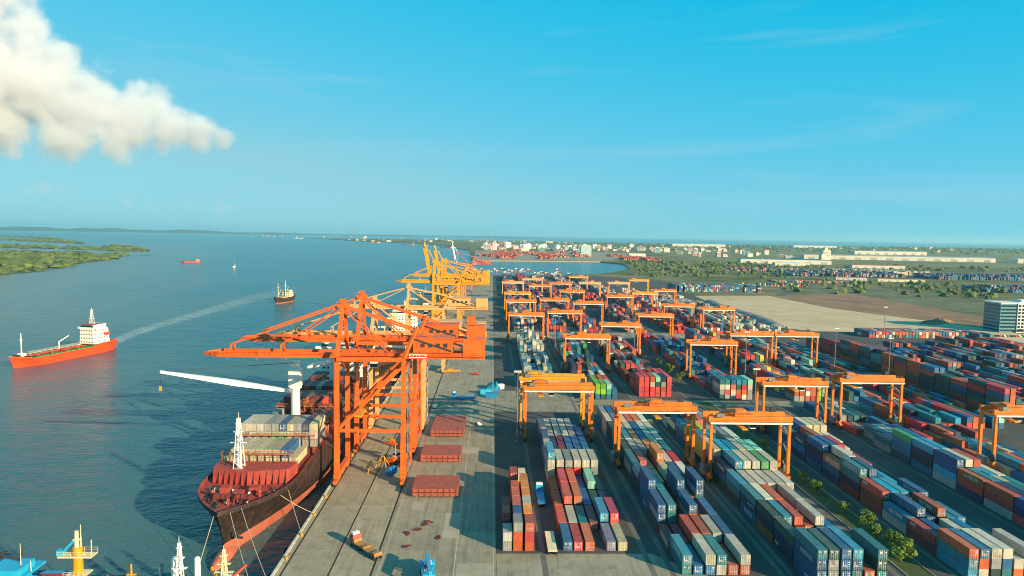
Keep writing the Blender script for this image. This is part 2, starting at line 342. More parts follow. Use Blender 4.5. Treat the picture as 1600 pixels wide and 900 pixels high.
# ================================================================ ship-to-shore cranes
SEA, LANDX = -51.48, -29.2
def sts(name, label, y0, y1, m, gz=42., az=60., tip=-98., raised=False, house=None, tower=False, lz=52., boom_m=None, group=None, th=1.):
    yc = (y0+y1)/2; root = empty(name, ((SEA+LANDX)/2, yc, 0)); ox, oy = (SEA+LANDX)/2, yc
    tag(root, label, 'crane', group)
    boom_m = boom_m or m; house = house or m
    def P(mb, nm, mm=m, parent=root): return mb.build(nm, mm, parent, (ox,oy,0))
    hy = (y1-y0)/2
    for x, top in ((SEA, gz+1), (LANDX, gz+1)):
        for s, y in ((-1,y0),(1,y1)):
            P(MB().beam((x,y,2.2),(x,yc+s*hy*.92,top),1.7*th,1.5*th,0,1.3*th,1.2*th), 'leg')
        sb = P(MB().box(x-.8,x+.8,y0-1.5,y1+1.5,2.2,3.8), 'sill_beam')
        for y in (y0,y1):
            bg_ = MB().box(x-.55,x+.55,y-3.4,y+3.4,1.0,2.0)
            bo = P(bg_, 'bogie')
            wh = MB()
            for k in range(6): wh.cyl((x-.35,y-2.9+k*1.16,.45),(x+.35,y-2.9+k*1.16,.45),.5,n=10)
            w = wh.build('wheel_set', DARK, bo, (ox,oy,0))
        P(MB().beam((x,y0,18),(x,y1,18),.7,1.0), 'portal_tie')
        P(MB().beam((x,y0+.5,gz-3),(x,y1-.5,gz-3),1.0,1.3), 'upper_tie')
    for y in (y0,y1):
        P(MB().beam((SEA,y,18.5),(LANDX,y,18.5),.8,1.1), 'portal_beam')
        P(MB().beam((SEA,y,gz+.7),(LANDX,y,gz+.7),.9,1.3), 'upper_beam')
        P(MB().beam((SEA+.8,y,19),(LANDX-.6,y,gz-2),.8,.8), 'diagonal_brace')
    # girder with back reach
    g = MB()
    for s in (-1,1): g.box(SEA-1.5,-2,yc+s*2.9-.55*th,yc+s*2.9+.55*th,gz,gz+2.0*th)
    for k in range(9): g.beam((SEA+k*6,yc-2.9,gz+1.6),(SEA+k*6,yc+2.9,gz+1.6),.5,.5)
    gi = P(g, 'girder')
    MB().rail([(SEA,yc-4.3,gz+1.2),(-2,yc-4.3,gz+1.2)],posts=4).box(SEA,-2,yc-4.4,yc-3.5,gz+1.05,gz+1.2).build('walkway', m, gi, (ox,oy,0))
    # boom
    hinge = Vector((SEA-1.6, yc, gz+1))
    d = Vector((-1,0,.0)) if not raised else Vector((-.20,0,.98)).normalized()
    L = hinge.x-tip; end = hinge+d*L; side = Vector((0,1,0))
    b = MB()
    for s in (-1,1):
        b.beam(hinge+side*s*2.9, end-d*5+side*s*2.9, 1.0*th, 1.9*th); b.beam(end-d*5+side*s*2.9, end+side*s*1.2, 1.0,1.9,0,.8,.9)
    for k in range(8):
        c = hinge+d*(3+k*(L-6)/7); b.beam(c-side*2.9, c+side*2.9, .5, .5)
    bo = P(b, 'boom', boom_m)
    up_b = Vector((0,0,1)) if not raised else Vector((-1,0,0))
    MB().rail([hinge+side*4.2*-1, end-d*2-side*4.2], posts=4).build('boom_walkway', boom_m, bo, (ox,oy,0)) if not raised else None
    for f_ in (.42, .8):
        bt = MB()
        c = hinge+d*L*f_; n_ = Vector((0,0,1)) if not raised else Vector((1,0,0))
        bt.beam(c-side*2.6, c-side*1.2+n_*3.2, .5,.5).beam(c+side*2.6, c+side*1.2+n_*3.2, .5,.5).beam(c-side*1.2+n_*3.2, c+side*1.2+n_*3.2,.5,.5)
        bt.build('stay_bracket', boom_m, bo, (ox,oy,0))
    # A frame on the sea legs, posts over the land legs
    apex = Vector((SEA+.6, yc, az))
    for s in (-1,1):
        P(MB().beam((SEA,yc+s*hy*.92,gz+1),(SEA+.6,yc+s*1.6,az),1.3*th,1.2*th,0,1.0*th,1.0*th), 'a_frame_leg')
        P(MB().beam((LANDX,yc+s*hy*.92,gz+1),(LANDX+3.5,yc+s*2.2,lz),1.2,1.1,0,.9,.9), 'back_post')
        P(MB().beam((SEA+.6,yc+s*1.6,az-.5),(LANDX+3.5,yc+s*2.2,lz-.5),.55,.55), 'tie_bar')
        P(MB().beam((LANDX+3.5,yc+s*2.2,lz-.5),(-6,yc+s*2.8,gz+2),.5,.5), 'back_stay')
        P(MB().beam((SEA+.6,yc+s*1.6,az-1),(LANDX-6,yc+s*2.8,gz+2.2),.45,.45), 'inner_stay')
        for f_ in (.42,.8):
            c = hinge+d*L*f_+side*s*1.2+(Vector((0,0,3.2)) if not raised else Vector((3.2,0,0)))
            P(MB().beam((SEA+.2,yc+s*1.6,az),c,.5 if f_ > .5 else .35,.5 if f_ > .5 else .35), 'fore_stay', boom_m)
    P(MB().box(SEA-1.2,SEA+2,yc-2.6,yc+2.6,az-.8,az+.5).rail([(SEA-1.2,yc-2.6,az+.5),(SEA+2,yc-2.6,az+.5)],posts=1.5).box(SEA-.4,SEA+1.2,yc-1,yc+1,az+.5,az+2.2), 'apex_platform')
    P(MB().beam((LANDX+3.5,yc-2.6,lz),(LANDX+3.5,yc+2.6,lz),1.0,1.0), 'back_crossbeam')
    # machinery house, rear box
    mh = P(MB().prism([(-26.5,yc-4.2),(-13,yc-4.2),(-13,yc+4.2),(-26.5,yc+4.2)], gz+2.4, gz+7.2), 'machinery_house', house)
    MB().box(-26.9,-12.6,yc-4.6,yc+4.6,gz+7.2,gz+7.5).build('house_roof', house, mh, (ox,oy,0))
    MB().beam((-26,yc-4.3,gz+7),(-13.5,yc-4.3,gz+3),.3,.5).build('stair', DARK, mh, (ox,oy,0))
    wv = MB()
    for k in range(4): wv.box(-24+k*2.6,-22.6+k*2.6,yc-4.28,yc-4.18,gz+4.2,gz+5.6)
    wv.build('louvre', DARK, mh, (ox,oy,0))
    P(MB().box(-9.5,-2.2,yc-3.8,yc+3.8,gz+.6,gz+7.0), 'counterweight_box', house)
    if tower: P(MB().box(-8.2,-5.4,yc-3,yc-.2,gz+7.0,gz+15).box(-9,-4.6,yc-3.6,yc+.4,gz+12,gz+12.4), 'hoist_tower', house)
    sg = P(MB().box(-28,-22,yc-3.62,yc-3.5,gz+.4,gz+1.8), 'name_board', WHITE)
    lt = MB()
    for k in range(5): lt.box(-27.2+k*1.0,-26.6+k*1.0,yc-3.66,yc-3.63,gz+.75,gz+1.45)
    lt.build('lettering', STEEL, sg, (ox,oy,0))
    # trolley with cabin and head block
    tr = P(MB().box(-48,-42,yc-3.4,yc+3.4,gz-.9,gz-.2), 'trolley', STEEL)
    MB().box(-41.6,-39.2,yc-1.2,yc+1.2,gz-3.6,gz-1.0).build('operator_cabin', WHITE, tr, (ox,oy,0))
    MB().box(-41.7,-39.1,yc-1.3,yc+1.3,gz-3.3,gz-2.1).build('cabin_window', GLASS, tr, (ox,oy,0))
    hb = MB().box(-46.2,-43.8,yc-6,yc+6,22.2,22.8)
    for s in (-1,1):
        for q in (-1,1): hb.beam((-45+s,yc+q*2,22.8),(-45+s,yc+q*2,gz-.8),.06,.06)
    hb.build('spreader', YELLOW, tr, (ox,oy,0))
    # bracing between the twin beams, ladders, floodlights, cable festoon
    br_ = MB()
    for k in range(14):
        c0, c1 = hinge+d*(L-6)*k/14, hinge+d*(L-6)*(k+1)/14; s_ = 1 if k % 2 else -1
        br_.beam(c0-side*2.9*s_, c1+side*2.9*s_, .25, .25)
    br_.build('boom_bracing', boom_m, bo, (ox,oy,0))
    la = MB()
    for q in (-.3,.3): la.beam((SEA-1.1,y0+q,4),(SEA-1.1,y0+hy*.08+q,gz),.08,.08)
    for k in range(int((gz-5)/1.2)): la.beam((SEA-1.1,y0-.3+hy*.08*k/30,4.6+k*1.2),(SEA-1.1,y0+.3+hy*.08*k/30,4.6+k*1.2),.06,.06)
    P(la, 'ladder', STEEL)['kind'] = 'stuff'
    for k in range(4):
        c = hinge+d*L*(.15+.22*k); P(MB().box(c.x-.3,c.x+.3,yc-3.8,yc-3.5,c.z-1.6,c.z-1.2), 'floodlight', STEEL)
    fe_ = MB()
    for k in range(18):
        x_ = SEA+2+k*2.4; fe_.beam((x_,yc+3.9,gz+.4),(x_+1.2,yc+3.9,gz-1.6),.12,.12).beam((x_+1.2,yc+3.9,gz-1.6),(x_+2.4,yc+3.9,gz+.4),.12,.12)
    P(fe_, 'cable_festoon', DARK)
    # zigzag stairs on the land side
    st = MB(); z = 3.8; k = 0
    while z < gz-4:
        a, c = (y0+2, y0+6) if k % 2 == 0 else (y0+6, y0+2)
        st.beam((LANDX+1.4,a,z),(LANDX+1.4,c,z+3.4),.5,.08); st.box(LANDX+1.1,LANDX+1.8,y0+1.6,y0+6.4,z+3.34,z+3.4); z += 3.4; k += 1
    P(st, 'stairs', STEEL)
    return root
sts('quay_crane', 'orange quay crane closest to the bow of the red-decked ship, boom lowered', 227, 245, ORANGE, tower=True)
sts('quay_crane', 'second orange quay crane, just behind the front one, boom lowered over the ship', 261, 279, ORANGE, tower=False)
sts('quay_crane', 'pale orange quay crane partly hidden right behind the bright orange pair', 292, 308, PALE, gz=39.5, az=55, tip=-93, lz=48)
sts('quay_crane', 'pale orange quay crane standing alone, further back than the other pale one', 415, 430, PALE, gz=38.5, az=52, tip=-92, lz=47)
sts('quay_crane', 'yellow quay crane with its boom raised, far along the quay', 602, 618, YELLOW, gz=40, az=60, tip=-90, raised=True, boom_m=YELLOW, th=1.5)
sts('quay_crane', 'yellow quay crane with its boom lowered beside the raised yellow one', 655, 670, YELLOW, gz=38, az=56, tip=-92, th=1.5)
sts('quay_crane', 'yellow quay crane just behind the pair of yellow ones, boom raised', 700, 716, YELLOW, gz=40, az=58, tip=-86, raised=True, boom_m=YELLOW, th=1.5)
sts('quay_crane', 'rearmost yellow quay crane, boom lowered towards the river', 752, 768, YELLOW, gz=38, az=56, tip=-92, th=1.5)
sts('quay_crane', 'faded red quay crane with raised boom at the far end of the quay', 1010, 1026, CRRED, gz=40, az=58, tip=-84, raised=True, boom_m=WHITE)

# ================================================================ rubber-tyred gantries
def make_rtg(m):
    W, root = 27.5, empty('gantry_crane')
    for x in (0, W):
        for y in (-3.7, 3.7): MB().beam((x,y,2.6),(x,y,21.6),1.0,1.15,0,.85,.95).build('leg', m, root)
        MB().box(x-.6,x+.6,-5.2,5.2,1.7,2.7).build('sill_beam', m, root)
        MB().box(x-.45,x+.45,-4.2,4.2,20.6,21.6).build('end_beam', m, root)
        for y in (-4.3,-2.8,2.8,4.3):
            w = MB().cyl((x-.4,y,.8),(x+.4,y,.8),.8,n=14).build('wheel', RUBBER, root)
            MB().cyl((x-.43,y,.8),(x+.43,y,.8),.36,n=10).build('rim', m, w)
    for y in (-3.4, 3.4):
        g = MB().box(-1.0,W+1.0,y-.6,y+.6,21.6,23.4).build('girder', m, root)
        s = -1 if y < 0 else 1
        wk = MB().box(-.6,W+.6,min(y+s*.65,y+s*1.5),max(y+s*.65,y+s*1.5),20.95,21.45)
        wk.build('walkway', WHITE, g)
        MB().rail([(-.6,y+s*1.5,21.45),(W+.6,y+s*1.5,21.45)],posts=3).build('handrail', m, g)
    t = MB().box(9,15.5,-4.4,4.4,23.6,24.1).box(10.4,13.6,-2.2,1.2,24.1,25.2).box(9.4,10.2,-3.8,-2.8,24.1,25.3).build('trolley', m, root)
    MB().box(9,15.5,-4.4,4.4,24.1,24.18).rail([(9,-4.4,24.1),(15.5,-4.4,24.1)]).build('handrail', m, t)
    c = MB().box(15.8,17.8,-1.1,1.1,18.4,20.8).build('operator_cabin', WHITE, root)
    MB().box(15.75,17.85,-1.15,1.15,18.7,19.9).build('window', GLASS, c)
    sp = MB().box(11.2,13.2,-6,6,19.2,19.6)
    for y in (-2,2):
        for x in (11.4,13.0): sp.beam((x,y,19.6),(x,y,23.6),.07,.07)
    sp.build('spreader', YELLOW, root)
    MB().box(-1.9,-.7,-2,2,2.0,5.0).build('generator', STEEL, root)
    MB().box(W+.7,W+1.6,-1.2,1.2,2.2,4.4).build('control_cabinet', WHITE, root)
    st = MB(); z = 2.7; k = 0
    while z < 20:
        a, b = (-2.6,2.6) if k % 2 == 0 else (2.6,-2.6)
        st.beam((W+.9,a,z),(W+.9,b,z+3.1),.5,.1); z += 3.1; k += 1
    st.build('stairs', STEEL, root)
    MB().box(1.5,4.2,-4.9,-4.1,23.4,24.6).build('electrical_box', STEEL, root)
    MB().box(W-4,W-2.2,2.9,3.9,23.4,25.0).build('resistor_box', DARK, root)
    MB().rail([(0,-4,23.4),(W,-4,23.4)],posts=2.5).build('handrail', m, root)
    MB().cyl((-1.3,-4.6,5.5),(-.8,-4.6,5.5),1.5,n=16).build('cable_reel', DARK, root)
    return root
rtgs = [  # x of the left legs, y, colour, label, trolley-side offset
 (14.6,280,0,'orange gantry crane over the white stacks next to the apron, front of two there'),
 (13.6,298,1,'bright yellow gantry crane just behind the orange one next to the apron'),
 (47.3,247.5,0,'orange gantry crane over the second block from the quay, level with the quay cranes'),
 (76.8,234,0,'orange gantry crane over the third block from the quay, frontmost of all gantries'),
 (119.4,294,0,'orange gantry crane over the fourth block, its legs touching the tree strip'),
 (157.6,301.5,0,'orange gantry crane over the fifth block from the quay, white stacks under it'),
 (187.0,246.3,0,'orange gantry crane cut by the frame over the sixth block from the quay'),
 (46.5,424,0,'orange gantry crane above the bright green containers in the second block'),
 (78.6,483,0,'orange gantry crane over the third block behind the long red block'),
 (119.6,405,0,'orange gantry crane over the fourth block behind the cross aisle'),
 (157.6,444,0,'orange gantry crane in the fifth block beside the one over the sixth block'),
 (187.5,443.5,0,'orange gantry crane over the sixth block beside the long container wall'),
 (14.2,541,0,'orange gantry crane over the white stacks beside the apron, beyond the cross aisle'),
 (48.3,668,0,'slim orange gantry crane over the second block, third one along that block'),
 (14.6,739,1,'yellow gantry crane in the far part of the block next to the apron'),
 (121.5,715,0,'orange gantry crane over a dark stack, far part of the fourth block'),
 (159.5,626,0,'orange gantry crane at the edge of the bare sand field'),
 (45,976,2,'small faded gantry crane at the far end of the second block'),
 (78,775,0,'small orange gantry crane far along the third block'),
 (118,911,2,'faded red gantry crane at the far end of the fourth block'),
 (158.5,919,2,'faded red gantry crane at the far end of the fifth block'),
 (200,985,1,'small yellow gantry crane at the far corner of the yard'),
 (14.6,905,2,'faded gantry crane at the far end of the block next to the apron'),
 (190,800,0,'small orange gantry crane far off in the sixth block'),
 (118.5,545,0,'orange gantry crane in the fourth lane beyond the red block'),
 (46.8,560,0,'orange gantry crane in the second lane before the second cross aisle'),
 (77.5,640,0,'orange gantry crane just past the second cross aisle in the third lane'),
 (187.8,600,0,'orange gantry crane in the sixth lane level with the sand field'),
 (14.6,650,0,'orange gantry crane beside the apron just past the second cross aisle'),
 (158,760,1,'yellow gantry crane in the far fifth lane'),
 (77.5,900,0,'tiny orange gantry crane far back in the third lane'),
 (47,850,0,'tiny orange gantry crane far back in the second lane'),
 (119,1040,1,'tiny yellow gantry crane at the very back of the fourth lane'),
]
protos = {}
for i, (x, y, c, lab) in enumerate(rtgs):
    if c not in protos: o = protos[c] = make_rtg((AMBER, YELLOW, PALE)[c])
    else: o = copy_tree(protos[c])
    o.location = (x, y, 0)
    dx = random.Random(i*13+1).uniform(-8,7)
    for ch in o.children:
        if ch.name.split('.')[0] in ('trolley','operator_cabin','spreader'): ch.location.x = dx
    tag(o, lab, 'crane', 'gantry cranes in the container yard')

# ================================================================ ships
def hull_mesh(L, B, D, rake=4., sd=.16, sw=.34, pd=2.0, pw=1.5, sheer=lambda s: 0., boot=2.2, bul=1.1, draft=2.5, stern=.8, n=40, levels=4):
    """local: bow tip at y=0 heading -y, stern at y=L, z=0 is the waterline. returns hull MB, deck outline"""
    mb = MB(); zs = [-draft, 0, boot]+[boot+(D-boot)*(k+1)/levels for k in range(levels)]
    ss = [ (i/n)**1.6*.5 if i < n*.6 else None for i in range(n+1)]
    ss = [0,.004,.01,.02,.035,.055,.08,.11,.145,.185,.23,.28,.34,.42,.5,.6,.7,.8,.87,.93,.97,1.0]
    rings = []
    def hb(s, f):   # f: 0 waterline .. 1 deck
        se = sw+(sd-sw)*f; p = pw+(pd-pw)*f
        q = min(1, s/se); b = (1-(1-q)**p)
        if s > stern: 
            e = (s-stern)/(1-stern); b *= 1-(.55-.45*f)*e**1.8
        return max(b*B/2, .12)
    def pt(s, z, f):
        yb = rake*(1-f); return yb+s*(L-yb), hb(s, f), z
    lv = []
    for k, z in enumerate(zs):
        f = max(0, min(1, (z)/D)); f2 = f**1.3
        row = []
        for s in ss:
            zz = z+ sheer(s)*(f if z > boot else 0)
            row.append(pt(s, zz, f2))
        lv.append(row)
    top = [(y, b, D+sheer(s)+bul) for (y, b, _), s in zip(lv[-1], ss)]
    allr = lv+[top]
    for sgn in (1,-1):
        for k in range(len(allr)-1):
            for i in range(len(ss)-1):
                q = [allr[k][i], allr[k][i+1], allr[k+1][i+1], allr[k+1][i]]
                vs = [(sgn*b, y, z) for y, b, z in q]
                mb.add(vs, [(0,1,2,3) if sgn > 0 else (3,2,1,0)], 1 if k < 2 else 0)
            # inner face of the bulwark
        for i in range(len(ss)-1):
            q = [(top[i][0]+.15, max(.05,top[i][1]-.25), top[i][2]), (top[i+1][0]+.15, max(.05,top[i+1][1]-.25), top[i+1][2])]
            lo = [(a, b, z-bul) for a, b, z in q]
            mb.add([(sgn*b, y, z) for y, b, z in (lo[0], lo[1], q[1], q[0])], [(3,2,1,0) if sgn > 0 else (0,1,2,3)], 2)
            mb.add([(sgn*top[i][1],top[i][0],top[i][2]),(sgn*top[i+1][1],top[i+1][0],top[i+1][2]),(sgn*q[1][1],q[1][0],q[1][2]),(sgn*q[0][1],q[0][0],q[0][2])], [(0,1,2,3) if sgn > 0 else (3,2,1,0)], 2)
    tr = [(allr[k][-1]) for k in range(len(allr))]
    for k in range(len(tr)-1):
        mb.add([(tr[k][1],tr[k][0],tr[k][2]),(-tr[k][1],tr[k][0],tr[k][2]),(-tr[k+1][1],tr[k+1][0],tr[k+1][2]),(tr[k+1][1],tr[k+1][0],tr[k+1][2])], [(0,1,2,3)], 1 if k < 2 else 0)
    deck = MB()
    for i in range(len(ss)-1):
        a, b = lv[-1][i], lv[-1][i+1]
        deck.add([(-a[1]+.1,a[0],a[2]),(a[1]-.1,a[0],a[2]),(b[1]-.1,b[0],b[2]),(-b[1]+.1,b[0],b[2])], [(0,1,2,3)])
    return mb, deck, (lambda y_: hb(y_/L, 1.0))
def windows(mb, x0, x1, y, z, n, w=.9, h=.8, axis='x', m=0, t=.06):
    for i in range(n):
        c = x0+(x1-x0)*(i+.5)/n
        if axis == 'x': mb.box(c-w/2, c+w/2, y-t, y, z, z+h, m)
        else: mb.box(y-t, y, c-w/2, c+w/2, z, z+h, m)
    return mb
def house(root, x0, x1, y0, y1, z0, floors, m=WHITE, fh=2.7, wing=0, roof_m=None, name='deckhouse'):
    """stepped superstructure with window rows on all sides and a bridge with wings"""
    h = MB(); w = MB(); z = z0
    for k in range(floors):
        i = .35*k
        h.box(x0+i*.4, x1-i*.4, y0+i*.3, y1-i, z, z+fh-.18); h.box(x0+i*.4-.3, x1-i*.4+.3, y0+i*.3-.3, y1-i+.3, z+fh-.18, z+fh)
        nx = max(2, int((x1-x0)/2.2)); ny = max(2, int((y1-y0)/2.4))
        windows(w, x0+i*.4+.4, x1-i*.4-.4, y0+i*.3-.01, z+1.0, nx); windows(w, x0+i*.4+.4, x1-i*.4-.4, y1-i+.07, z+1.0, nx)
        windows(w, y0+i*.3+.4, y1-i-.4, x0+i*.4-.01, z+1.0, ny, axis='y'); windows(w, y0+i*.3+.4, y1-i-.4, x1-i*.4+.07, z+1.0, ny, axis='y')
        z += fh
    hs_ = h.build(name, m, root)
    w.build('window', GLASS, hs_)
    xb0, xb1 = x0-wing, x1+wing; i = .35*floors
    br = MB().box(x0+.6, x1-.6, y0+.6, y1-i-.8, z, z+2.7).box(x0+.3, x1-.3, y0+.2, y1-i-.4, z+2.7, z+2.95)
    if wing: br.box(xb0, xb1, y0+.4, y0+2.2, z-.2, z).box(xb0, xb1, y0+.35, y0+.5, z, z+1.1).box(xb0,xb0+.12,y0+.4,y0+2.2,z,z+1.1).box(xb1-.12,xb1,y0+.4,y0+2.2,z,z+1.1)
    b = br.build('bridge', [m], root)
    g = MB().box(x0+.8, x1-.8, y0+.52, y0+.6, z+1.1, z+2.2); g.build('bridge_window', GLASS, b)
    return z+2.95
def lattice_mast(mb, x, y, z, h, w=1.6, m=0, arms=(.55,.75,.92), armw=3.):
    for sx in (-1,1):
        for sy in (-1,1): mb.beam((x+sx*w/2,y+sy*w/2,z),(x+sx*w*.12,y+sy*w*.12,z+h),.22,.22,m)
    k = 7
    for i in range(k):
        f0, f1 = i/k, (i+1)/k; a = w/2*(1-f0*.76); b = w/2*(1-f1*.76); s = 1 if i % 2 else -1
        for yy in (-1,1): mb.beam((x-s*a,y+yy*a,z+h*f0),(x+s*b,y+yy*b,z+h*f1),.14,.14,m)
        mb.beam((x-a,y-a,z+h*f0),(x+a,y-a,z+h*f0),.14,.14,m)
    for f in arms: mb.box(x-armw*(1.1-f),x+armw*(1.1-f),y-.4,y+.4,z+h*f,z+h*f+.15,m)
    mb.cyl((x,y,z+h),(x,y,z+h*1.12),.08,.05,6,m)
    return mb

# ---- hero: feeder ship moored at the quay, bow towards the camera
HX, HY = -72.0, 178.0
ship = empty('container_ship', (HX, HY, WL))
tag(ship, 'moored container ship with black hull, red forecastle and white deck crane', 'ship')
SHB = 27.5
hm_, dk_, hbw = hull_mesh(186, SHB, 13.2, rake=5, sd=.155, sw=.34, pd=2.4, pw=1.4, boot=3.8, bul=1.2, stern=.78)
hull = hm_.build('hull', [HULLBLACK, BOOT, DECKRED], ship, smooth=False)
dk_.build('deck', DECKRED, ship)
bu = MB(); bu.ball((0, 4.5, -.3), (2.3, 8.5, 2.6), 0, 14, 10); bu.build('bulbous_bow', BOOT, ship, smooth=True)
wm = MB().box(-.2,.2,-.2,.2,0,0)
DZ = 13.2
# breakwater wall, ribbed, with wings
bw = MB()
bw.prism([(-11.4,25.5),(-11,25.2),(0,23.0),(11,25.2),(11.4,25.5),(12.2,32.3),(-12.2,32.3)], DZ, DZ+4.2)
brk = bw.build('breakwater', DECKRED, ship)
rb = MB()
for i in range(13):
    x = -10.8+i*1.8; y_ = 23.0+abs(x)/11*2.2; rb.add([(x-.06,y_-.9,DZ),(x+.06,y_-.9,DZ),(x+.06,y_+.05,DZ),(x-.06,y_+.05,DZ),(x-.06,y_-.12,DZ+4.1),(x+.06,y_-.12,DZ+4.1),(x+.06,y_+.05,DZ+4.1),(x-.06,y_+.05,DZ+4.1)],[(0,3,2,1),(4,5,6,7),(0,1,5,4),(1,2,6,5),(2,3,7,6),(3,0,4,7)])
for i in range(14):
    for j in range(4): rb.box(-11+i*1.65,-10.55+i*1.65,26+j*1.6,26.4+j*1.6,DZ+4.2,DZ+4.32)
rb.build('rib', DECKRED, brk)
# hatch coamings, hatch covers
hz = DZ+1.2
for k in range(6):
    y0 = 33+k*19.5; w2 = 11.2 if k == 0 else 12.6
    hc = MB().box(-w2,w2,y0,y0+17.6,DZ,hz+1.0).build('hatch_cover', MAROON, ship)
    lb = MB()
    for x in [-w2+.3+i*(2*w2-.6)/9 for i in range(10)]: lb.box(x-.12,x+.12,y0-1.3,y0-1.0,DZ,DZ+7.2)
    lb.box(-w2,w2,y0-1.5,y0-.8,DZ+6.6,DZ+6.9); lb.rail([(-w2,y0-1.5,DZ+6.9),(w2,y0-1.5,DZ+6.9)],posts=2)
    lb.build('lashing_bridge', mat('lashing_rust',(.42,.14,.05),.6,var=.4), ship)
# forecastle gear: windlasses, bollards, vents, hatch
for sx in (-1,1):
    wd = MB().cyl((sx*1.4,11,DZ+1.1),(sx*4.6,11,DZ+1.1),.85,n=12).box(sx*1.2-.3,sx*1.2+.3,9.9,12.2,DZ,DZ+1.9).box(sx*4.8-.3,sx*4.8+.3,9.9,12.2,DZ,DZ+1.9).cyl((sx*2.6,11,DZ+1.1),(sx*2.9,11,DZ+1.1),1.15,n=12)
    wd.build('windlass', MAROON, ship)
    MB().cyl((sx*3.1,8.8,DZ+.6),(sx*3.1,5.2,DZ+.35),.22,n=8).build('anchor_chain', DARK, ship)
    for yy, xx in ((5.5,2.4),(8.5,5.0),(15,8.2),(18,9.2)):
        MB().cyl((sx*xx,yy,DZ),(sx*xx,yy,DZ+.9),.26,n=8).cyl((sx*xx,yy+.9,DZ),(sx*xx,yy+.9,DZ+.9),.26,n=8).box(sx*xx-.45,sx*xx+.45,yy-.4,yy+1.3,DZ,DZ+.1).build('bitts', DARK, ship)
    MB().cyl((sx*6.6,13.5,DZ),(sx*6.6,13.5,DZ+1.6),.4,n=8).ball((sx*6.6,13.5,DZ+1.7),.65).build('ventilator', DECKRED, ship)
    MB().box(sx*4.2-1.3,sx*4.2+1.3,15.6,18.4,DZ,DZ+2.0).build('deck_locker', DECKRED, ship)
    an = MB().beam((sx*3.6,3.6,7.6),(sx*4.2,4.4,5.6),.35,.35).beam((sx*4.2-1.0,4.6,5.6),(sx*4.2+1.0,4.2,5.6),.4,.5)
    an.build('anchor', DARK, ship)
MB().box(-1.3,1.3,15,17.4,DZ,DZ+1.0).build('forepeak_hatch', DECKRED, ship)
MB().cyl((0,7.6,DZ),(0,7.6,DZ+1.4),.3,n=8).ball((0,7.6,DZ+1.5),.5).build('ventilator', DECKRED, ship)
gr_ = random.Random(12)
for k in range(26):   # loose gear on the forecastle
    xx, yy = gr_.uniform(-8,8), gr_.uniform(7,21.5)
    if abs(xx) > hbw(yy)-2: continue
    g_ = MB().box(xx-.35,xx+.35,yy-.3,yy+.3,DZ,DZ+gr_.uniform(.4,1.2)) if k % 2 else MB().cyl((xx,yy,DZ),(xx,yy,DZ+gr_.uniform(.5,1.3)),.25,n=8)
    g_.build('deck_fitting', (DARK,CREAM,DECKRED,WHITE,MAROON)[k % 5], ship)
MB().beam((-6.5,12,DZ+.2),(6.5,12.6,DZ+.2),.25,.25).build('deck_pipe', MAROON, ship)
fmst = MB(); lattice_mast(fmst, -3.8, 26.5, DZ+4.2, 15.3, 2.6, arms=(.5,.72,.88,.97), armw=4); fmst.cyl((-3.8,26.5,DZ+4.2),(-3.8,26.5,DZ+19),.7,.4,10)
fmst.build('foremast', WHITE, ship)
# deck crane: post, slewing housing, jib with hook
pc = (0, 73, hz)
cr = MB().cyl((0,73,DZ),(0,73,hz+17),1.75,1.6,16).cyl((0,73,hz+17),(0,73,hz+17.6),2.3,2.3,16).build('crane_post', WHITE, ship, smooth=False)
MB().box(-2.0,2.0,71.2,75.2,hz+17.6,hz+24).box(-1.4,1.4,72,74.6,hz+24,hz+27).build('crane_housing', WHITE, cr)
jr = Vector((-1.2,70.5,hz+16.4)); je = Vector((-40,54,hz+26.5)); jd = (je-jr).normalized(); jm = jr.lerp(je,.45)
MB().beam(jr, jm, 1.6,1.0,0,2.6,1.8).beam(jm, je, 2.6,1.8,0,1.0,.8).build('crane_jib', WHITE, cr)
MB().beam((0,72.4,hz+26.5), je, .12,.12).beam((.8,72.4,hz+26.5), je+Vector((.5,0,0)), .12,.12).build('luffing_wire', DARK, cr)
MB().beam(je, je-Vector((0,0,5)), .1,.1).build('hoist_wire', DARK, cr)
MB().box(je.x-.35,je.x+.35,je.y-.35,je.y+.35,je.z-6.6,je.z-5).build('hook_block', YELLOW, cr)
MB().cyl((0,134,DZ),(0,134,hz+17),1.7,1.5,14).box(-1.9,1.9,132.2,136,hz+17.2,hz+24).build('aft_crane_post', WHITE, ship)
MB().beam((0,131.5,hz+16.5),(-2,101,hz+19.5),1.4,1.2,0,2.2,1.5).build('aft_crane_jib', WHITE, ship)
topz = house(ship, -11.5, 11.5, 155, 168, DZ, 7, WHITE, wing=2.2)
MB().box(-3.2,3.2,170,176,DZ,DZ+16).box(-2.4,2.4,170.8,175.2,DZ+16,DZ+19).build('funnel', HULLBLACK, ship)
ms = MB(); lattice_mast(ms, 0, 160, topz, 9, 1.4); ms.box(-2,2,159.6,160.2,topz+4,topz+4.4).build('radar_mast', WHITE, ship)
rl = MB()
for sx in (-1,1): rl.rail([(sx*(hbw(y_)-.2), y_, DZ+1.2) for y_ in (36,60,90,120,150,180)], h=1.0, posts=4)
rl.build('deck_rail', DECKRED, ship)
# gangway resting towards the quay
MB().beam((13.9,62,DZ+.6),(13.9,82,4.6),.8,.15).rail([(13.6,62,DZ+.7),(13.6,82,4.7)],h=.9,posts=2).build('gangway', STEEL, ship)
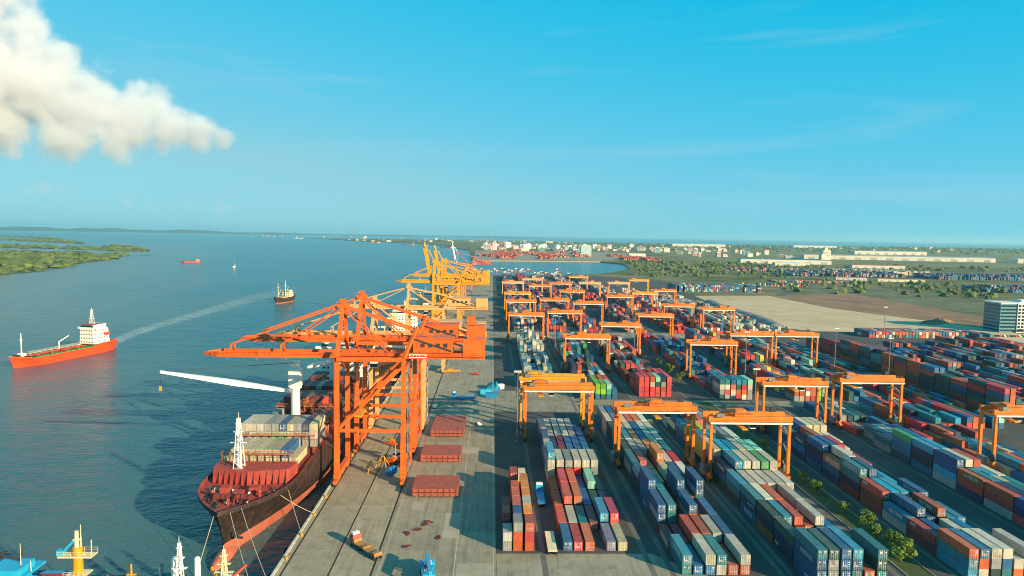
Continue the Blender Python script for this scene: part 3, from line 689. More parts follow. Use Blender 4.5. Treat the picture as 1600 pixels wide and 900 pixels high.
# mooring lines
def rope(a, b, sag, label):
    a, b = Vector(a), Vector(b); mb = MB(); N = 12; pts = []
    for i in range(N+1):
        t_ = i/N; p = a.lerp(b,t_); pts.append(Vector((p.x, p.y, p.z-sag*4*t_*(1-t_))))
    d_ = (b-a).normalized(); s_ = d_.cross(Vector((0,0,1))).normalized(); u_ = s_.cross(d_); vs = []
    for p in pts: vs += [p+(s_*math.cos(k*math.pi/3)+u_*math.sin(k*math.pi/3))*.08 for k in range(6)]
    mb.add(vs, [(i*6+k,i*6+(k+1)%6,i*6+6+(k+1)%6,i*6+6+k) for i in range(N) for k in range(6)])
    o = mb.build('mooring_line', ROPE)
    tag(o, label, 'rope', 'mooring lines of the container ship')
rope((HX+4.2,HY+5.5,WL+14),(-52.3,159,.6),.8,'mooring line running from the ship bow to the quay edge below the frame')
rope((HX+2.6,HY+2.2,WL+13.6),(-53.0,152,.6),1.2,'longest slack mooring line dropping from the very tip of the bow')
rope((HX+9.6,HY+17,WL+14),(-52.3,201,.6),.6,'mooring line crossing in front of the pink lower hull band')
rope((HX+11,HY+24,WL+14),(-52.3,187,.6),.5,'steep mooring line from the side of the forecastle to the quay')
rope((HX-1.2,HY+1.5,WL+13.6),(HX-3,HY-7,WL),.1,'taut anchor line going straight down from the bow')

# ---- ships further along the quay
def quay_ship(y0, L, B, label, hullm, hz_, cargo, sup):
    r = empty('cargo_ship', (-54-B/2-2.2, y0, WL)); tag(r, label, 'ship', 'ships moored further along the quay')
    h, d, hb_ = hull_mesh(L, B, 11, rake=5, sd=.16, sw=.3, boot=2.6, bul=1.2)
    h.build('hull', [hullm, BOOT, DECKRED], r); d.build('deck', DECKRED, r)
    for k in range(int((sup-26)/18)):
        y_ = 22+k*18; MB().box(-B*.4,B*.4,y_,y_+15.5,11,13.2).build('hatch_cover', cargo[k % len(cargo)], r)
    t = house(r, -B*.38, B*.38, sup, sup+12, 11, hz_, WHITE, wing=2)
    MB().box(-2.6,2.6,sup+13,sup+18,11,25).build('funnel', hullm, r)
    m1 = MB(); lattice_mast(m1, 0, sup+4, t, 8, 1.3); m1.build('radar_mast', WHITE, r)
    m2 = MB(); lattice_mast(m2, 0, 10, 11, 13, 1.8); m2.build('foremast', WHITE, r)
    for f in (.3,.55):
        MB().cyl((0,L*f,11),(0,L*f,28),1.3,1.2,12).box(-1.4,1.4,L*f-1.4,L*f+1.4,28,32).build('crane_post', CREAM, r)
        MB().beam((0,L*f-1,28),(-3,L*f-24,31),1.1,1.0,0,1.7,1.2).build('crane_jib', CREAM, r)
    return r
quay_ship(392, 176, 26, 'white housed cargo ship moored behind the pale orange crane', HULLBLACK, 5, [MAROON, GREEN, STEEL, MAROON], 150)
quay_ship(588, 150, 24, 'cargo ship with white bridge moored beside the raised yellow crane', BLUE, 5, [STEEL, MAROON], 122)

# ---- orange-red tanker under way, with its wake
tk = empty('tanker', (-302.2, 432.4, WL), -.244); tag(tk, 'orange-red tanker with white bridge sailing on the river', 'ship')
def tsheer(s): return 2.4*max(0,1-s/.13)**.5 + (1.8*min(1,(s-.74)/.04) if s > .74 else 0)
h, d, hb_ = hull_mesh(82, 13.6, 5.0, rake=3.2, sd=.16, sw=.26, boot=.5, bul=.45, sheer=tsheer, draft=1.5)
h.build('hull', [TANKRED, TANKRED, CREAM], tk); d.build('deck', GREEN, tk)
for k in range(4):
    MB().box(-4.8,4.8,16+k*10.5,25+k*10.5,5,5.9).build('cargo_trunk', GREEN, tk)
    MB().cyl((-3,20.5+k*10.5,5.9),(-3,20.5+k*10.5,7.1),.8,n=10).cyl((3,18+k*10.5,5.9),(3,18+k*10.5,6.8),.6,n=8).build('tank_hatch', REDPAINT, tk)
pp = MB()
for x in (-1.4,-.7,0,.7,1.4): pp.cyl((x,13,6.4),(x,58,6.4),.16,n=6)
for k in range(9): pp.box(-1.8,1.8,14+k*5,14.3+k*5,5.9,6.3)
pp.box(-5.5,5.5,36,36.6,6.2,7.0).box(-5.5,5.5,38,38.6,6.2,7.0)
pp.build('cargo_pipes', REDPAINT, tk)
MB().cyl((0,37,6),(0,37,12),.4,n=8).beam((0,37,12),(0,45,15),.5,.5).build('hose_crane', WHITE, tk)
MB().box(-.7,.7,14,59,7.6,7.75).rail([(-.7,14,7.75),(-.7,59,7.75)]).rail([(.7,14,7.75),(.7,59,7.75)]).build('catwalk', CREAM, tk)
fm_ = MB().cyl((0,9,7),(0,9,21.5),.45,.25,8).box(-1.6,1.6,8.8,9.2,17,17.3).box(-1.8,1.8,7.4,10.8,7,8.6); fm_.build('foremast', WHITE, tk)
MB().cyl((-2.4,5.5,7.6),(2.4,5.5,7.6),.6,n=10).build('windlass', DARK, tk)
tz = house(tk, -6.0, 6.0, 60, 74, 6.8, 4, WHITE, fh=2.7, wing=1.8)
MB().box(-5.6,5.6,59.2,70,tz,tz+.12).build('bridge_roof', DECKRED, tk)
m1 = MB(); lattice_mast(m1, 0, 65, tz, 10.5, 2.2, arms=(.35,.55,.75,.92), armw=3.4); m1.build('radar_mast', WHITE, tk)
MB().box(-2,2,74.2,77.5,6.8,15.5).box(-1.6,1.6,74.5,77.2,15.5,16.6).build('funnel', WHITE, tk)
for sx in (-1,1):
    lbm = MB().ball((sx*6.7,71,13.2),(1.1,2.8,1.0),0,10,6).box(sx*6.7-.2,sx*6.7+.2,69.2,69.4,12.6,15).box(sx*6.7-.2,sx*6.7+.2,72.8,73,12.6,15); lbm.build('lifeboat', REDPAINT, tk)
def foam_mat():
    m = bpy.data.materials.new('wake_foam'); m.use_nodes = True; n, l = m.node_tree.nodes, m.node_tree.links; b = n['Principled BSDF']
    b.inputs['Base Color'].default_value = (.42,.55,.55,1); b.inputs['Roughness'].default_value = .6
    t = n.new('ShaderNodeTexCoord'); z = n.new('ShaderNodeTexNoise'); z.inputs['Scale'].default_value = .12; z.inputs['Detail'].default_value = 8; z.inputs['Roughness'].default_value = .7
    l.new(t.outputs['Object'], z.inputs['Vector']); a = n.new('ShaderNodeAttribute'); a.attribute_name = 'edge'
    r = n.new('ShaderNodeMapRange'); r.inputs[1].default_value = .3; r.inputs[2].default_value = .7; r.inputs[3].default_value = .15; r.inputs[4].default_value = .75
    l.new(z.outputs['Fac'], r.inputs[0]); mu = n.new('ShaderNodeMath'); mu.operation = 'MULTIPLY'
    l.new(r.outputs[0], mu.inputs[0]); l.new(a.outputs['Fac'], mu.inputs[1]); l.new(mu.outputs[0], b.inputs['Alpha']); return m
FOAM = foam_mat()
def wake(name, pts):
    """strip of churned water: list of (x, y, halfwidth, strength)"""
    mb = MB(); e = []
    for x, y, w, s in pts:
        pass
    vs, fs, ed = [], [], []
    for i, (x, y, w, s) in enumerate(pts):
        a = Vector(pts[min(i+1,len(pts)-1)][:2])-Vector(pts[max(i-1,0)][:2]); a.normalize(); nrm = Vector((-a.y, a.x))
        for k, q in enumerate((-1,-.45,0,.45,1)):
            vs.append((x+nrm.x*w*q, y+nrm.y*w*q, WL+.02)); ed.append(0 if abs(q) == 1 else s)
    for i in range(len(pts)-1):
        for k in range(4): fs.append((i*5+k,i*5+k+1,i*5+k+6,i*5+k+5))
    mb.add(vs, fs); o = mb.build(name, FOAM); at = o.data.attributes.new('edge','FLOAT','POINT'); at.data.foreach_set('value', ed)
    o['kind'] = 'stuff'; tag(o, 'pale streak of churned water trailing behind the tanker', 'wake'); return o
wake('wake', [(-282.6,509,5,1),(-292,530,7,1),(-301,560,9,1),(-308,610,11,1),(-310,680,13,.95),(-312,765,16,.9),(-314,850,19,.8),(-315,930,23,.6),(-313,1030,28,.35),(-308,1150,34,.0)])

# ---- small ships on the river
fe = empty('cargo_vessel', (-265, 841, WL), -.18); tag(fe, 'small cream and black cargo vessel with two masts on the river', 'ship')
h, d, hb_ = hull_mesh(44, 11.5, 5.5, rake=3, sd=.22, sw=.3, boot=1.2, bul=1.0, sheer=lambda s: 2.2*max(0,1-s/.25)+1.5*max(0,(s-.7)/.3))
h.build('hull', [mat('rusty_black',(.05,.03,.025),.6,var=.4), BOOT, CREAM], fe); d.build('deck', CREAM, fe)
house(fe, -4.6, 4.6, 28, 39, 6.4, 2, CREAM, wing=.8)
MB().box(-4,4,9,26,5.5,7.4).build('hatch_cover', mat('tan_cover',(.5,.38,.2),.8), fe)
for yy, hh in ((8,19),(27,21)):
    q = MB().cyl((0,yy,6),(0,yy,6+hh),.5,.28,8).box(-2.4,2.4,yy-.2,yy+.2,6+hh*.7,6+hh*.7+.3).beam((0,yy,8),(0,yy+8,6+hh*.6),.3,.3); q.build('mast', CREAM, fe)
def barge(name, x, y, rz, L, B, label, hullm, housem, group=None):
    r = empty(name, (x,y,WL), rz); tag(r, label, 'ship', group)
    h, d, hb_ = hull_mesh(L, B, 3.4, rake=2.5, sd=.14, sw=.2, boot=.8, bul=.6, draft=1); h.build('hull', [hullm, BOOT, hullm], r); d.build('deck', hullm, r)
    MB().box(-B*.36,B*.36,L*.16,L*.68,3.4,5.0).build('cargo_hold', mat('coal_heap',(.09,.06,.05),.9,var=.5,scale=.3), r)
    MB().box(-B*.36,B*.36,L*.78,L*.93,3.4,8.4).box(-B*.4,B*.4,L*.77,L*.94,8.4,8.7).build('wheelhouse', housem, r)
    MB().box(-B*.33,B*.33,L*.775,L*.785,6.6,7.8).build('window', GLASS, r)
    MB().cyl((0,L*.86,8.7),(0,L*.86,13),.2,.1,6).build('mast', WHITE, r)
    return r
barge('river_barge', -845, 1880, -1.25, 50, 11, 'small red river barge in mid channel off the green island', mat('barge_red',(.45,.07,.06),.6), mat('barge_pink',(.55,.3,.25),.6))
barge('fishing_boat', -622, 1655, -.9, 7, 2.2, 'tiny pale boat between the red barge and the two-masted vessel', WHITE, CREAM)
for i, (x, y, rz, L, m_) in enumerate(((-700,5300,-1.2,110,HULLBLACK),(-1100,6100,-1.0,120,DECKRED),(-330,4300,-1.3,90,HULLBLACK),(-1700,7700,-1.2,120,BLUE),(-2600,9000,-1.4,140,WHITE),(-520,4900,-1.5,70,DECKRED))):
    barge('distant_ship', x, y, rz, L, L*.15, 'distant ship lying off the far shore, only a small dark hull', m_, WHITE, 'distant ships off the far shore')
for i in range(26):
    x, y = -58+i*9.5+rnd.uniform(-3,3), 1600+rnd.uniform(-60,160)
    b = MB().prism([(0,-8),(2.2,-4),(2.4,8),(-2.4,8),(-2.2,-4)], 0, 1.6).box(-1.8,1.8,2,6.5,1.6,4.2,1).box(-.1,.1,-2,-1.8,1.6,6,1)
    o = b.build('moored_boat', [mat('boat_hull_%d' % (i % 4), ((.3,.05,.04),(.05,.08,.14),(.4,.36,.3),(.1,.05,.04))[i % 4], .6), WHITE])
    o.location = (x, y, WL); o.rotation_euler.z = rnd.uniform(-.4,.4)+1.5
    tag(o, 'small boat in the crowded line moored across the harbour basin', 'boat', 'boats moored in the harbour basin')

# ---- harbour craft whose tops rise into the picture at its lower edge
def tug(name, x, y, label, hullm, housem, B=8.4, L=27, hz_=0, floors=2):
    r = empty(name, (x, y-L*.45, WL)); tag(r, label, 'boat')
    h, d, hb_ = hull_mesh(L, B, 2.6, rake=1.5, sd=.3, sw=.35, boot=.8, bul=.8, draft=1.2, sheer=lambda s: 1.2*max(0,1-s/.4)); h.build('hull', [hullm, BOOT, housem], r); d.build('deck', DECKRED, r)
    z = house(r, -B*.3, B*.3, L*.34, L*.62, 2.6, floors, housem, fh=2.5)
    return r, z, L*.45
r, z, yc = tug('tugboat', -58.9, 149, 'red and white tug with a short mast under the moored ship bow', REDPAINT, WHITE, B=7.4)
z += 1
MB().cyl((-2.2,yc+4,2.6),(-2.2,yc+4,9.8),.8,.7,10).cyl((2.2,yc+4,2.6),(2.2,yc+4,9.8),.8,.7,10).build('funnel', REDPAINT, r)
m1 = MB(); lattice_mast(m1, 0, yc, z-1, 7.6, 1.2, arms=(.3,.55,.8), armw=2.6); m1.build('mast', CREAM, r)
MB().beam((1.5,yc-.5,z),(4.6,yc+1,z+2.6),.5,.5).build('boom', REDPAINT, r)
MB().beam((-2,yc+1,z-.5),(-3.6,yc+2,z+1.4),.4,.4).build('fire_monitor', YELLOW, r)
r, z, yc = tug('tugboat', -66.4, 144, 'white tug with twin white funnels and a lattice mast', DECKRED, WHITE)
z += 2
for sx in (-1,1): MB().cyl((sx*2.5,yc+3,2.6),(sx*2.5,yc+3,z+4.4),.75,.62,12).ball((sx*2.5,yc+3,z+4.4),(.62,.62,.5)).build('funnel', WHITE, r)
m1 = MB(); lattice_mast(m1, 0, yc, z-2, 11.4, 1.5, arms=(.3,.5,.7,.9), armw=2.6); m1.build('mast', WHITE, r)
MB().cyl((-4.2,yc,2.6),(-4.2,yc,z+4),.06,n=5).build('whip_aerial', STEEL, r)
r, z, yc = tug('pilot_boat', -75.6, 142, 'small boat showing only its yellow mast, between tug and yellow-masted ship', mat('boat_grey',(.2,.2,.2),.6), CREAM, B=6, L=18, floors=1)
MB().cyl((0,yc,z-2),(0,yc,18.2),.4,.16,8).box(-1.6,1.6,yc-.3,yc+.3,14.2,14.5).box(-1.0,1.0,yc-.2,yc+.2,15.8,16.0).beam((0,yc-1.6,11),(0,yc,15),.2,.2).build('mast', YELLOW, r)
r, z, yc = tug('supply_ship', -89.7, 147, 'ship with a thick yellow mast carrying platforms at the lower edge', HULLBLACK, CREAM, B=10, L=34, floors=1)
U = 3.0
MB().cyl((0,yc,z-3),(0,yc,16.6+U),1.15,.95,14).build('mast', YELLOW, r)
MB().box(-3.6,3.6,yc-1.3,yc+1.3,14.6+U,14.85+U).rail([(-3.6,yc-1.3,14.85+U),(3.6,yc-1.3,14.85+U)],posts=1.2).rail([(-3.6,yc+1.3,14.85+U),(3.6,yc+1.3,14.85+U)],posts=1.2).box(-2.2,2.2,yc-1.8,yc+1.8,10.4+U,10.6+U).rail([(-2.2,yc-1.8,10.6+U),(2.2,yc-1.8,10.6+U)],posts=1.1).build('mast_platform', CREAM, r)
MB().beam((-3.4,yc-.4,15+U),(-.4,yc-.4,18.2+U),.35,.5).box(-4.2,-3.0,yc-.7,yc+.7,14.85+U,16+U).build('radar_scanner', [CYAN], r)
MB().cyl((.8,yc,16.6+U),(.8,yc,21.6+U),.14,.08,6).cyl((-.1,yc,16.6+U),(-.1,yc,20.2+U),.5,.4,8).box(-.8,.7,yc-.5,yc+.5,18.2+U,18.4+U).cyl((3.0,yc,14.8+U),(3.0,yc,18.2+U),.1,n=6).build('aerial', CREAM, r)
r, z, yc = tug('workboat', -108.3, 153, 'workboat with bright blue wheelhouse roof in the lower corner', BLUE, CYAN, B=10, L=28)
MB().prism([(-4.6,yc-4),(4.6,yc-4),(4.6,yc+5),(-4.6,yc+5)], z, z+.5).prism([(-3.4,yc-3),(3.4,yc-3),(3.4,yc+3),(-3.4,yc+3)], z+.5, z+2.0).build('wheelhouse_roof', CYAN, r)
MB().beam((-4,yc-2,z),(-2.2,yc,z+4.2),.5,.5).beam((-2.2,yc,z+4.2),(1.4,yc+1,z+2.6),.4,.4).cyl((-2.2,yc-.4,z+4.1),(-2.2,yc+.4,z+4.1),.7,n=10).build('deck_crane', DARK, r)
MB().cyl((2.2,yc,z+2),(2.2,yc,z+7),.1,.06,6).cyl((4.4,yc,z+.5),(4.4,yc,z+3),.1,.06,6).build('aerial', CREAM, r)

# ================================================================ containers
CW, CH, TIER, PITCH = 2.44, 2.62, 2.66, 2.98
PAINT = {  # code: (colour word, base colour)
 'r': ('rust orange', (.50,.10,.035)), 'R': ('red', (.50,.045,.045)), 'm': ('maroon', (.16,.035,.035)), 'b': ('blue', (.004,.105,.24)),
 't': ('teal', (.008,.17,.20)), 'l': ('light blue', (.02,.27,.40)), 'w': ('off-white', (.52,.48,.38)), 'g': ('grey', (.27,.28,.27)),
 'G': ('green', (.05,.33,.13)), 'n': ('navy', (.01,.03,.08)), 'p': ('grey violet', (.19,.18,.29)), 'c': ('cream', (.52,.45,.27)),
 'k': ('dark green', (.015,.07,.055)), 'M': ('mint green', (.22,.55,.40)), 'o': ('orange', (.62,.20,.04)), 'L': ('bright green', (.16,.46,.03)), 'y': ('yellow', (.70,.46,.05))}
def container_mat(code):
    word, c = PAINT[code]
    m = bpy.data.materials.new('container_'+word.replace(' ','_')); m.use_nodes = True
    n, l = m.node_tree.nodes, m.node_tree.links; b = n['Principled BSDF']; b.inputs['Roughness'].default_value = .55
    t = n.new('ShaderNodeTexCoord'); oi = n.new('ShaderNodeObjectInfo'); geo = n.new('ShaderNodeNewGeometry')
    ad = n.new('ShaderNodeVectorMath'); ad.operation = 'ADD'
    sc = n.new('ShaderNodeMath'); sc.operation = 'MULTIPLY'; sc.inputs[1].default_value = 97
    l.new(oi.outputs['Random'], sc.inputs[0]); l.new(t.outputs['Object'], ad.inputs[0]); l.new(sc.outputs[0], ad.inputs[1])
    n1 = n.new('ShaderNodeTexNoise'); n1.inputs['Scale'].default_value = .55; n1.inputs['Detail'].default_value = 8; n1.inputs['Roughness'].default_value = .7
    l.new(ad.outputs[0], n1.inputs['Vector'])
    mr = n.new('ShaderNodeMapRange'); mr.inputs[1].default_value = .3; mr.inputs[2].default_value = .7; l.new(n1.outputs['Fac'], mr.inputs[0])
    mx = n.new('ShaderNodeMix'); mx.data_type = 'RGBA'; l.new(mr.outputs[0], mx.inputs[0])
    mx.inputs[6].default_value = [v*.68 for v in c]+[1]; mx.inputs[7].default_value = [min(.85, v*1.15+.012) for v in c]+[1]
    # rust and grime patches
    n2 = n.new('ShaderNodeTexNoise'); n2.inputs['Scale'].default_value = 1.7; n2.inputs['Detail'].default_value = 9; n2.inputs['Roughness'].default_value = .75
    l.new(ad.outputs[0], n2.inputs['Vector'])
    m2 = n.new('ShaderNodeMapRange'); m2.inputs[1].default_value = .5; m2.inputs[2].default_value = .70; m2.inputs[4].default_value = .5; l.new(n2.outputs['Fac'], m2.inputs[0])
    d = n.new('ShaderNodeMix'); d.data_type = 'RGBA'; d.inputs[7].default_value = (.16,.085,.05,1); l.new(m2.outputs[0], d.inputs[0]); l.new(mx.outputs[2], d.inputs[6])
    # dust and rust lie on the roof
    sn = n.new('ShaderNodeSeparateXYZ'); l.new(geo.outputs['Normal'], sn.inputs[0])
    n5 = n.new('ShaderNodeTexNoise'); n5.inputs['Scale'].default_value = .9; n5.inputs['Detail'].default_value = 7; n5.inputs['Roughness'].default_value = .7; l.new(ad.outputs[0], n5.inputs['Vector'])
    m5 = n.new('ShaderNodeMapRange'); m5.inputs[1].default_value = .42; m5.inputs[2].default_value = .7; m5.inputs[4].default_value = .35; l.new(n5.outputs['Fac'], m5.inputs[0])
    mz = n.new('ShaderNodeMath'); mz.operation = 'MULTIPLY'; mz.use_clamp = True; l.new(sn.outputs[2], mz.inputs[0]); l.new(m5.outputs[0], mz.inputs[1])
    d5 = n.new('ShaderNodeMix'); d5.data_type = 'RGBA'; d5.inputs[7].default_value = (.22,.17,.125,1); l.new(mz.outputs[0], d5.inputs[0]); l.new(d.outputs[2], d5.inputs[6]); d = d5
    h = n.new('ShaderNodeHueSaturation'); r1 = n.new('ShaderNodeMapRange'); r1.inputs[3].default_value = .72; r1.inputs[4].default_value = 1.22
    l.new(oi.outputs['Random'], r1.inputs[0]); l.new(r1.outputs[0], h.inputs['Value'])
    h2 = n.new('ShaderNodeMath'); h2.operation = 'MULTIPLY_ADD'; h2.inputs[1].default_value = 7.31; h2.inputs[2].default_value = 0
    fr = n.new('ShaderNodeMath'); fr.operation = 'FRACT'; r3 = n.new('ShaderNodeMapRange'); r3.inputs[3].default_value = .485; r3.inputs[4].default_value = .515
    l.new(oi.outputs['Random'], h2.inputs[0]); l.new(h2.outputs[0], fr.inputs[0]); l.new(fr.outputs[0], r3.inputs[0]); l.new(r3.outputs[0], h.inputs['Hue'])
    l.new(d.outputs[2], h.inputs['Color']); l.new(h.outputs[0], b.inputs['Base Color'])
    wv = n.new('ShaderNodeTexWave'); wv.bands_direction = 'Y'; wv.inputs['Scale'].default_value = 1.1; l.new(t.outputs['Object'], wv.inputs['Vector'])
    bp = n.new('ShaderNodeBump'); bp.inputs['Strength'].default_value = .7; bp.inputs['Distance'].default_value = .06
    l.new(wv.outputs['Fac'], bp.inputs['Height']); l.new(bp.outputs[0], b.inputs['Normal'])
    return m
CMAT = {k: container_mat(k) for k in PAINT}
def container_meshes(L):
    """body: recessed panels between corner posts and rails; one door leaf with locking rods (both share data)"""
    w, hh = CW/2, L/2; b = MB()
    b.box(-w+.05, w-.05, -hh+.10, hh-.05, .12, CH-.04)
    for sx in (-1,1):
        for sy in (-1,1): b.box(sx*w-(.16 if sx > 0 else 0), sx*w+(0 if sx > 0 else .16), sy*hh-(.16 if sy > 0 else 0), sy*hh+(0 if sy > 0 else .16), 0, CH)
        b.box(sx*w-(.12 if sx > 0 else 0), sx*w+(0 if sx > 0 else .12), -hh+.16, hh-.16, CH-.12, CH-.01)
        b.box(sx*w-(.12 if sx > 0 else 0), sx*w+(0 if sx > 0 else .12), -hh+.16, hh-.16, .02, .2)
    for y0, y1 in ((-hh+.002,-hh+.1),(hh-.1,hh-.002)): b.box(-w+.16, w-.16, y0, y1, CH-.13, CH-.02); b.box(-w+.16, w-.16, y0, y1, .03, .17)
    body = b.mesh('container')
    d = MB().box(-.52,.52,-hh+.03,-hh+.10,.18,CH-.14)
    rods = MB()
    for x in (-.27,.27): rods.box(x-.04,x+.04,-hh-.02,-hh+.03,.12,CH-.1,0)
    for z in (.95,): rods.box(-.42,.42,-hh-.03,-hh+.02,z,z+.07,0)
    for z in (.6,1.3,2.0): rods.box(-.5,-.42,-hh-.01,-hh+.03,z,z+.14,0)
    rm = rods.mesh('lock_rods'); rm.materials.append(mat('galvanised_rod',(.46,.47,.46),.45,metal=.2))
    dm = d.mesh('door'); dm.materials.append(CMAT['r']); body.materials.append(CMAT['r'])
    return body, dm, rm
LEN = {40: 12.19, 20: 6.06}
CME = {k: container_meshes(v) for k, v in LEN.items()}
MARKW = mat('marking_white',(.52,.53,.52),.6,var=.1)
# white end and side markings as on the boxes in the photo: several layouts of code plates, bars and big letters
hh = LEN[40]/2; ENDM, SIDEM = [], []
for boxes in (((-.86,-.62,1.0,2.1),(-.55,.1,1.0,1.22),(.35,.9,1.9,2.1),(.45,.9,1.35,1.5)), ((.3,.95,1.95,2.2),(.3,.95,1.6,1.72),(.3,.8,1.35,1.45)), ((-.9,-.15,1.5,2.1),(.4,.9,1.7,1.95)), ((-.85,-.4,1.8,2.15),(.3,.9,2.0,2.15),(.3,.9,1.75,1.85),(.3,.7,1.5,1.6))):
    mk = MB()
    for x0, x1, z0, z1 in boxes: mk.box(x0,x1,-hh-.035,-hh-.02,z0,z1)
    m_ = mk.mesh('marking'); m_.materials.append(MARKW); ENDM.append(m_)
w = CW/2
for sp_, z0, z1 in (((-3.6,-2.9,-2.5,-1.9,-1.5,-.8,-.4,.4,.8,1.5,1.9,2.6),.8,1.9), ((-5.2,-4.2,-3.9,-2.9,-2.6,-1.6,-1.3,-.3,0,1,1.3,2.3,2.6,3.6),.5,2.1), ((2.6,3.2,3.4,4.0,4.2,4.8),1.4,2.1), ((-4.8,-2.4,-2.2,-1.6,-1.4,-.8,-.6,0),1.2,1.8)):
    mk = MB()
    for y0, y1 in zip(sp_[::2], sp_[1::2]):
        mk.box(-w-.012,-w+.04,y0,y0+.2,z0,z1); mk.box(-w-.012,-w+.04,y0+.2,y1,z1-.22,z1); mk.box(-w-.012,-w+.04,y1-.2,y1,z0,z1-.22)
    m_ = mk.mesh('side_marking'); m_.materials.append(MARKW); SIDEM.append(m_)
def setmat(o, m): o.material_slots[0].link = 'OBJECT'; o.material_slots[0].material = m
def place_container(code, ft, x, y, z, label, group, parts=True):
    """x centre, y of the front (door) end, z base"""
    body, dm, rm = CME[ft]
    o = bpy.data.objects.new('shipping_container', body); col.objects.link(o); o.location = (x, y+LEN[ft]/2, z); setmat(o, CMAT[code])
    o.rotation_euler.z = rnd.uniform(-.005,.005); o.location.y += rnd.uniform(-.12,.12)
    tag(o, label, 'container', group)
    if parts:
        for sx in (-.53,.53):
            d = bpy.data.objects.new('door', dm); col.objects.link(d); d.parent = o; d.location = (sx,0,0); setmat(d, CMAT[code])
            r = bpy.data.objects.new('lock_rods', rm); r['kind'] = 'stuff'; col.objects.link(r); r.parent = d
        if ft == 40 and rnd.random() < (.85 if code in 'btl' else .5):
            k = bpy.data.objects.new('marking', ENDM[0] if code in 'btl' and rnd.random() < .5 else rnd.choice(ENDM)); k['kind'] = 'stuff'; col.objects.link(k); k.parent = o
        if ft == 40 and rnd.random() < .4:
            k = bpy.data.objects.new('side_marking', rnd.choice(SIDEM)); k['kind'] = 'stuff'; col.objects.link(k); k.parent = o
    return o
ORD = ['first','second','third','fourth','fifth','sixth','seventh','eighth','ninth','tenth','eleventh','twelfth','thirteenth','fourteenth','fifteenth','sixteenth','seventeenth','eighteenth','nineteenth','twentieth']

# ---- yard blocks: x of the first row (centre), rows, list of (y0, y1)
# hand-set front bays: per bay 6 strings, bottom to top; '' empty
BLOCKS = []
def block(bname, x0, y0, bays, rows=6, pal='wwgbbtrRmlnc', hi=4, seed=0, fill=.93, front=(), ft20=.25, smooth=.6, lo=1):
    BLOCKS.append(dict(bname=bname, x0=x0, y0=y0, bays=bays, rows=rows, pal=pal, hi=hi, seed=seed, fill=fill, front=front, ft20=ft20, smooth=smooth, lo=lo))
block('narrow block beside the apron', 5.1, 178, 4, rows=3, pal='RRrrmrRoc', hi=3, seed=1, ft20=1,
      front=[(('gw','rrg','rRr'),('b','Rrb','Rro')),(('mR','rRR','Rrw'),('mm','mRr','rRo')),(('R','RRr','rro'),('','mR','rro')),(('','mRR','r'),('','mR','rc'))])
block('block nearest the quay', 21.5, 178, 11, pal='wwwwgcgwlbbnwr', hi=4, seed=2,
      front=[('b','R','r','','p','c'),('r','w','t','m','bl','rR'),('r','rR','rr','b','k','n'),('r','rR','rr','b','lM','k'),('wwwl','wrw','rwg','wRw','wkw','bgw'),('bgw','wn','wm','wb','gb','bt'),('bbb','bn','gm','nb','bb','tb'),('nbw','bw','nw','gw','tg','bb'),('bb','ww','ww','ww','gw','b'),('','','','','',''),('','','','','','')])
block('second block from the quay', 50.2, 165, 13, pal='wwcwgbbtrRnlwo', hi=4, seed=3,
      front=[('tl','b','bw','wt','r','rw'),('m','R','mr','rr','rw','tb'),('kbb','Rtt','','rrb','r','wb'),('bbbb','btt','n','wrbb','mr','wtbb'),('nnb','pR','gc','wwc','bwb','gww'),('kgt','kRR','nc','ccro','www','bwR'),('kbk','bkw','tww','wco','bww','wwt'),('ktG','gww','bro','kbb','wcc','cww'),('bnk','bbw','kww','bkb','wrw','gww'),('www','bgp','wtw','wwr','wwo','www'),('bbg','bwb','brr','bgg','www','wcw'),('','','','','',''),('','','','','','')])
block('third block from the quay', 80.6, 157, 14, pal='wwtbGkrRmlgwn', hi=4, seed=4,
      front=[('bbbt','gggk','bbbb','wtbl','rr','wtkt'),('nnk','nt','nr','m','wl','bl'),('rnk','ntl','mrr','Rr','mcw','bb'),('bnt','kgw','rmr','mm','rrw','b'),('ktl','bbw','Rtw','nkw','bGw','wcw'),('kbn','bptl','gwcw','nkkw','kGrG','wwww'),('mnpc','btll','wpwl','btnw','kkwM','gkwM'),('nyyw','wttl','cww','wwgg','nkww','tlw'),('mry','wwwy','ggw','wcw','RRp','mtw'),('bbl','ggw','mmrr','RRp','ktt','ktn'),('kwb','rwrr','mrrp','rrw','nn','tt'),('ggb','nwb','brr','bwg','bb','gg'),('bb','b','rr','w','b','G'),('','','','','','')])
block('fourth block from the quay', 122.4, 163, 14, pal='bbtnwRrckg', hi=3, seed=5,
      front=[('llr','wrb','kgw','tbw','rw','ggw'),('mR','nb','m','nw','rb','b'),('gl','tnb','rb','mRr','bt','tl'),('mmr','bll','bll','rr','nbb','b'),('mntt','mwtb','rbb','RR','ll','b'),('nbr','bgcw','Rbr','trR','pt','n'),('bnnb','nbbb','bbtR','wRw','cw','t'),('nbn','wnbr','gw','wwc','gcw','bw'),('bbw','wwkb','wwww','wwcc','gwcw','ww'),('nkk','nbw','wwt','gg','b','R'),('bR','rw','w','gg','Ry','n'),('bb','b','w','','',''),('','','','','',''),('','','','','','')])
block('fifth block from the quay', 161.5, 160, 14, pal='bbtlnRrkwgb', hi=3, seed=6,
      front=[('nbG','nlt','Rrr','bb','tw','b'),('nbt','btk','bMr','Rw','w','b'),('Rnb','lgg','ttr','bb','wt','b'),('gRr','RRn','bbt','wg','bb','wc'),('nRr','nRt','bb','bt','bw','Rt'),('glbb','nnbw','ttbr','Rb','bl','ww'),('bnnl','kbbl','bR','bb','bw','bw'),('nbbG','bbkb','btlR','bRw','wc','bw')])
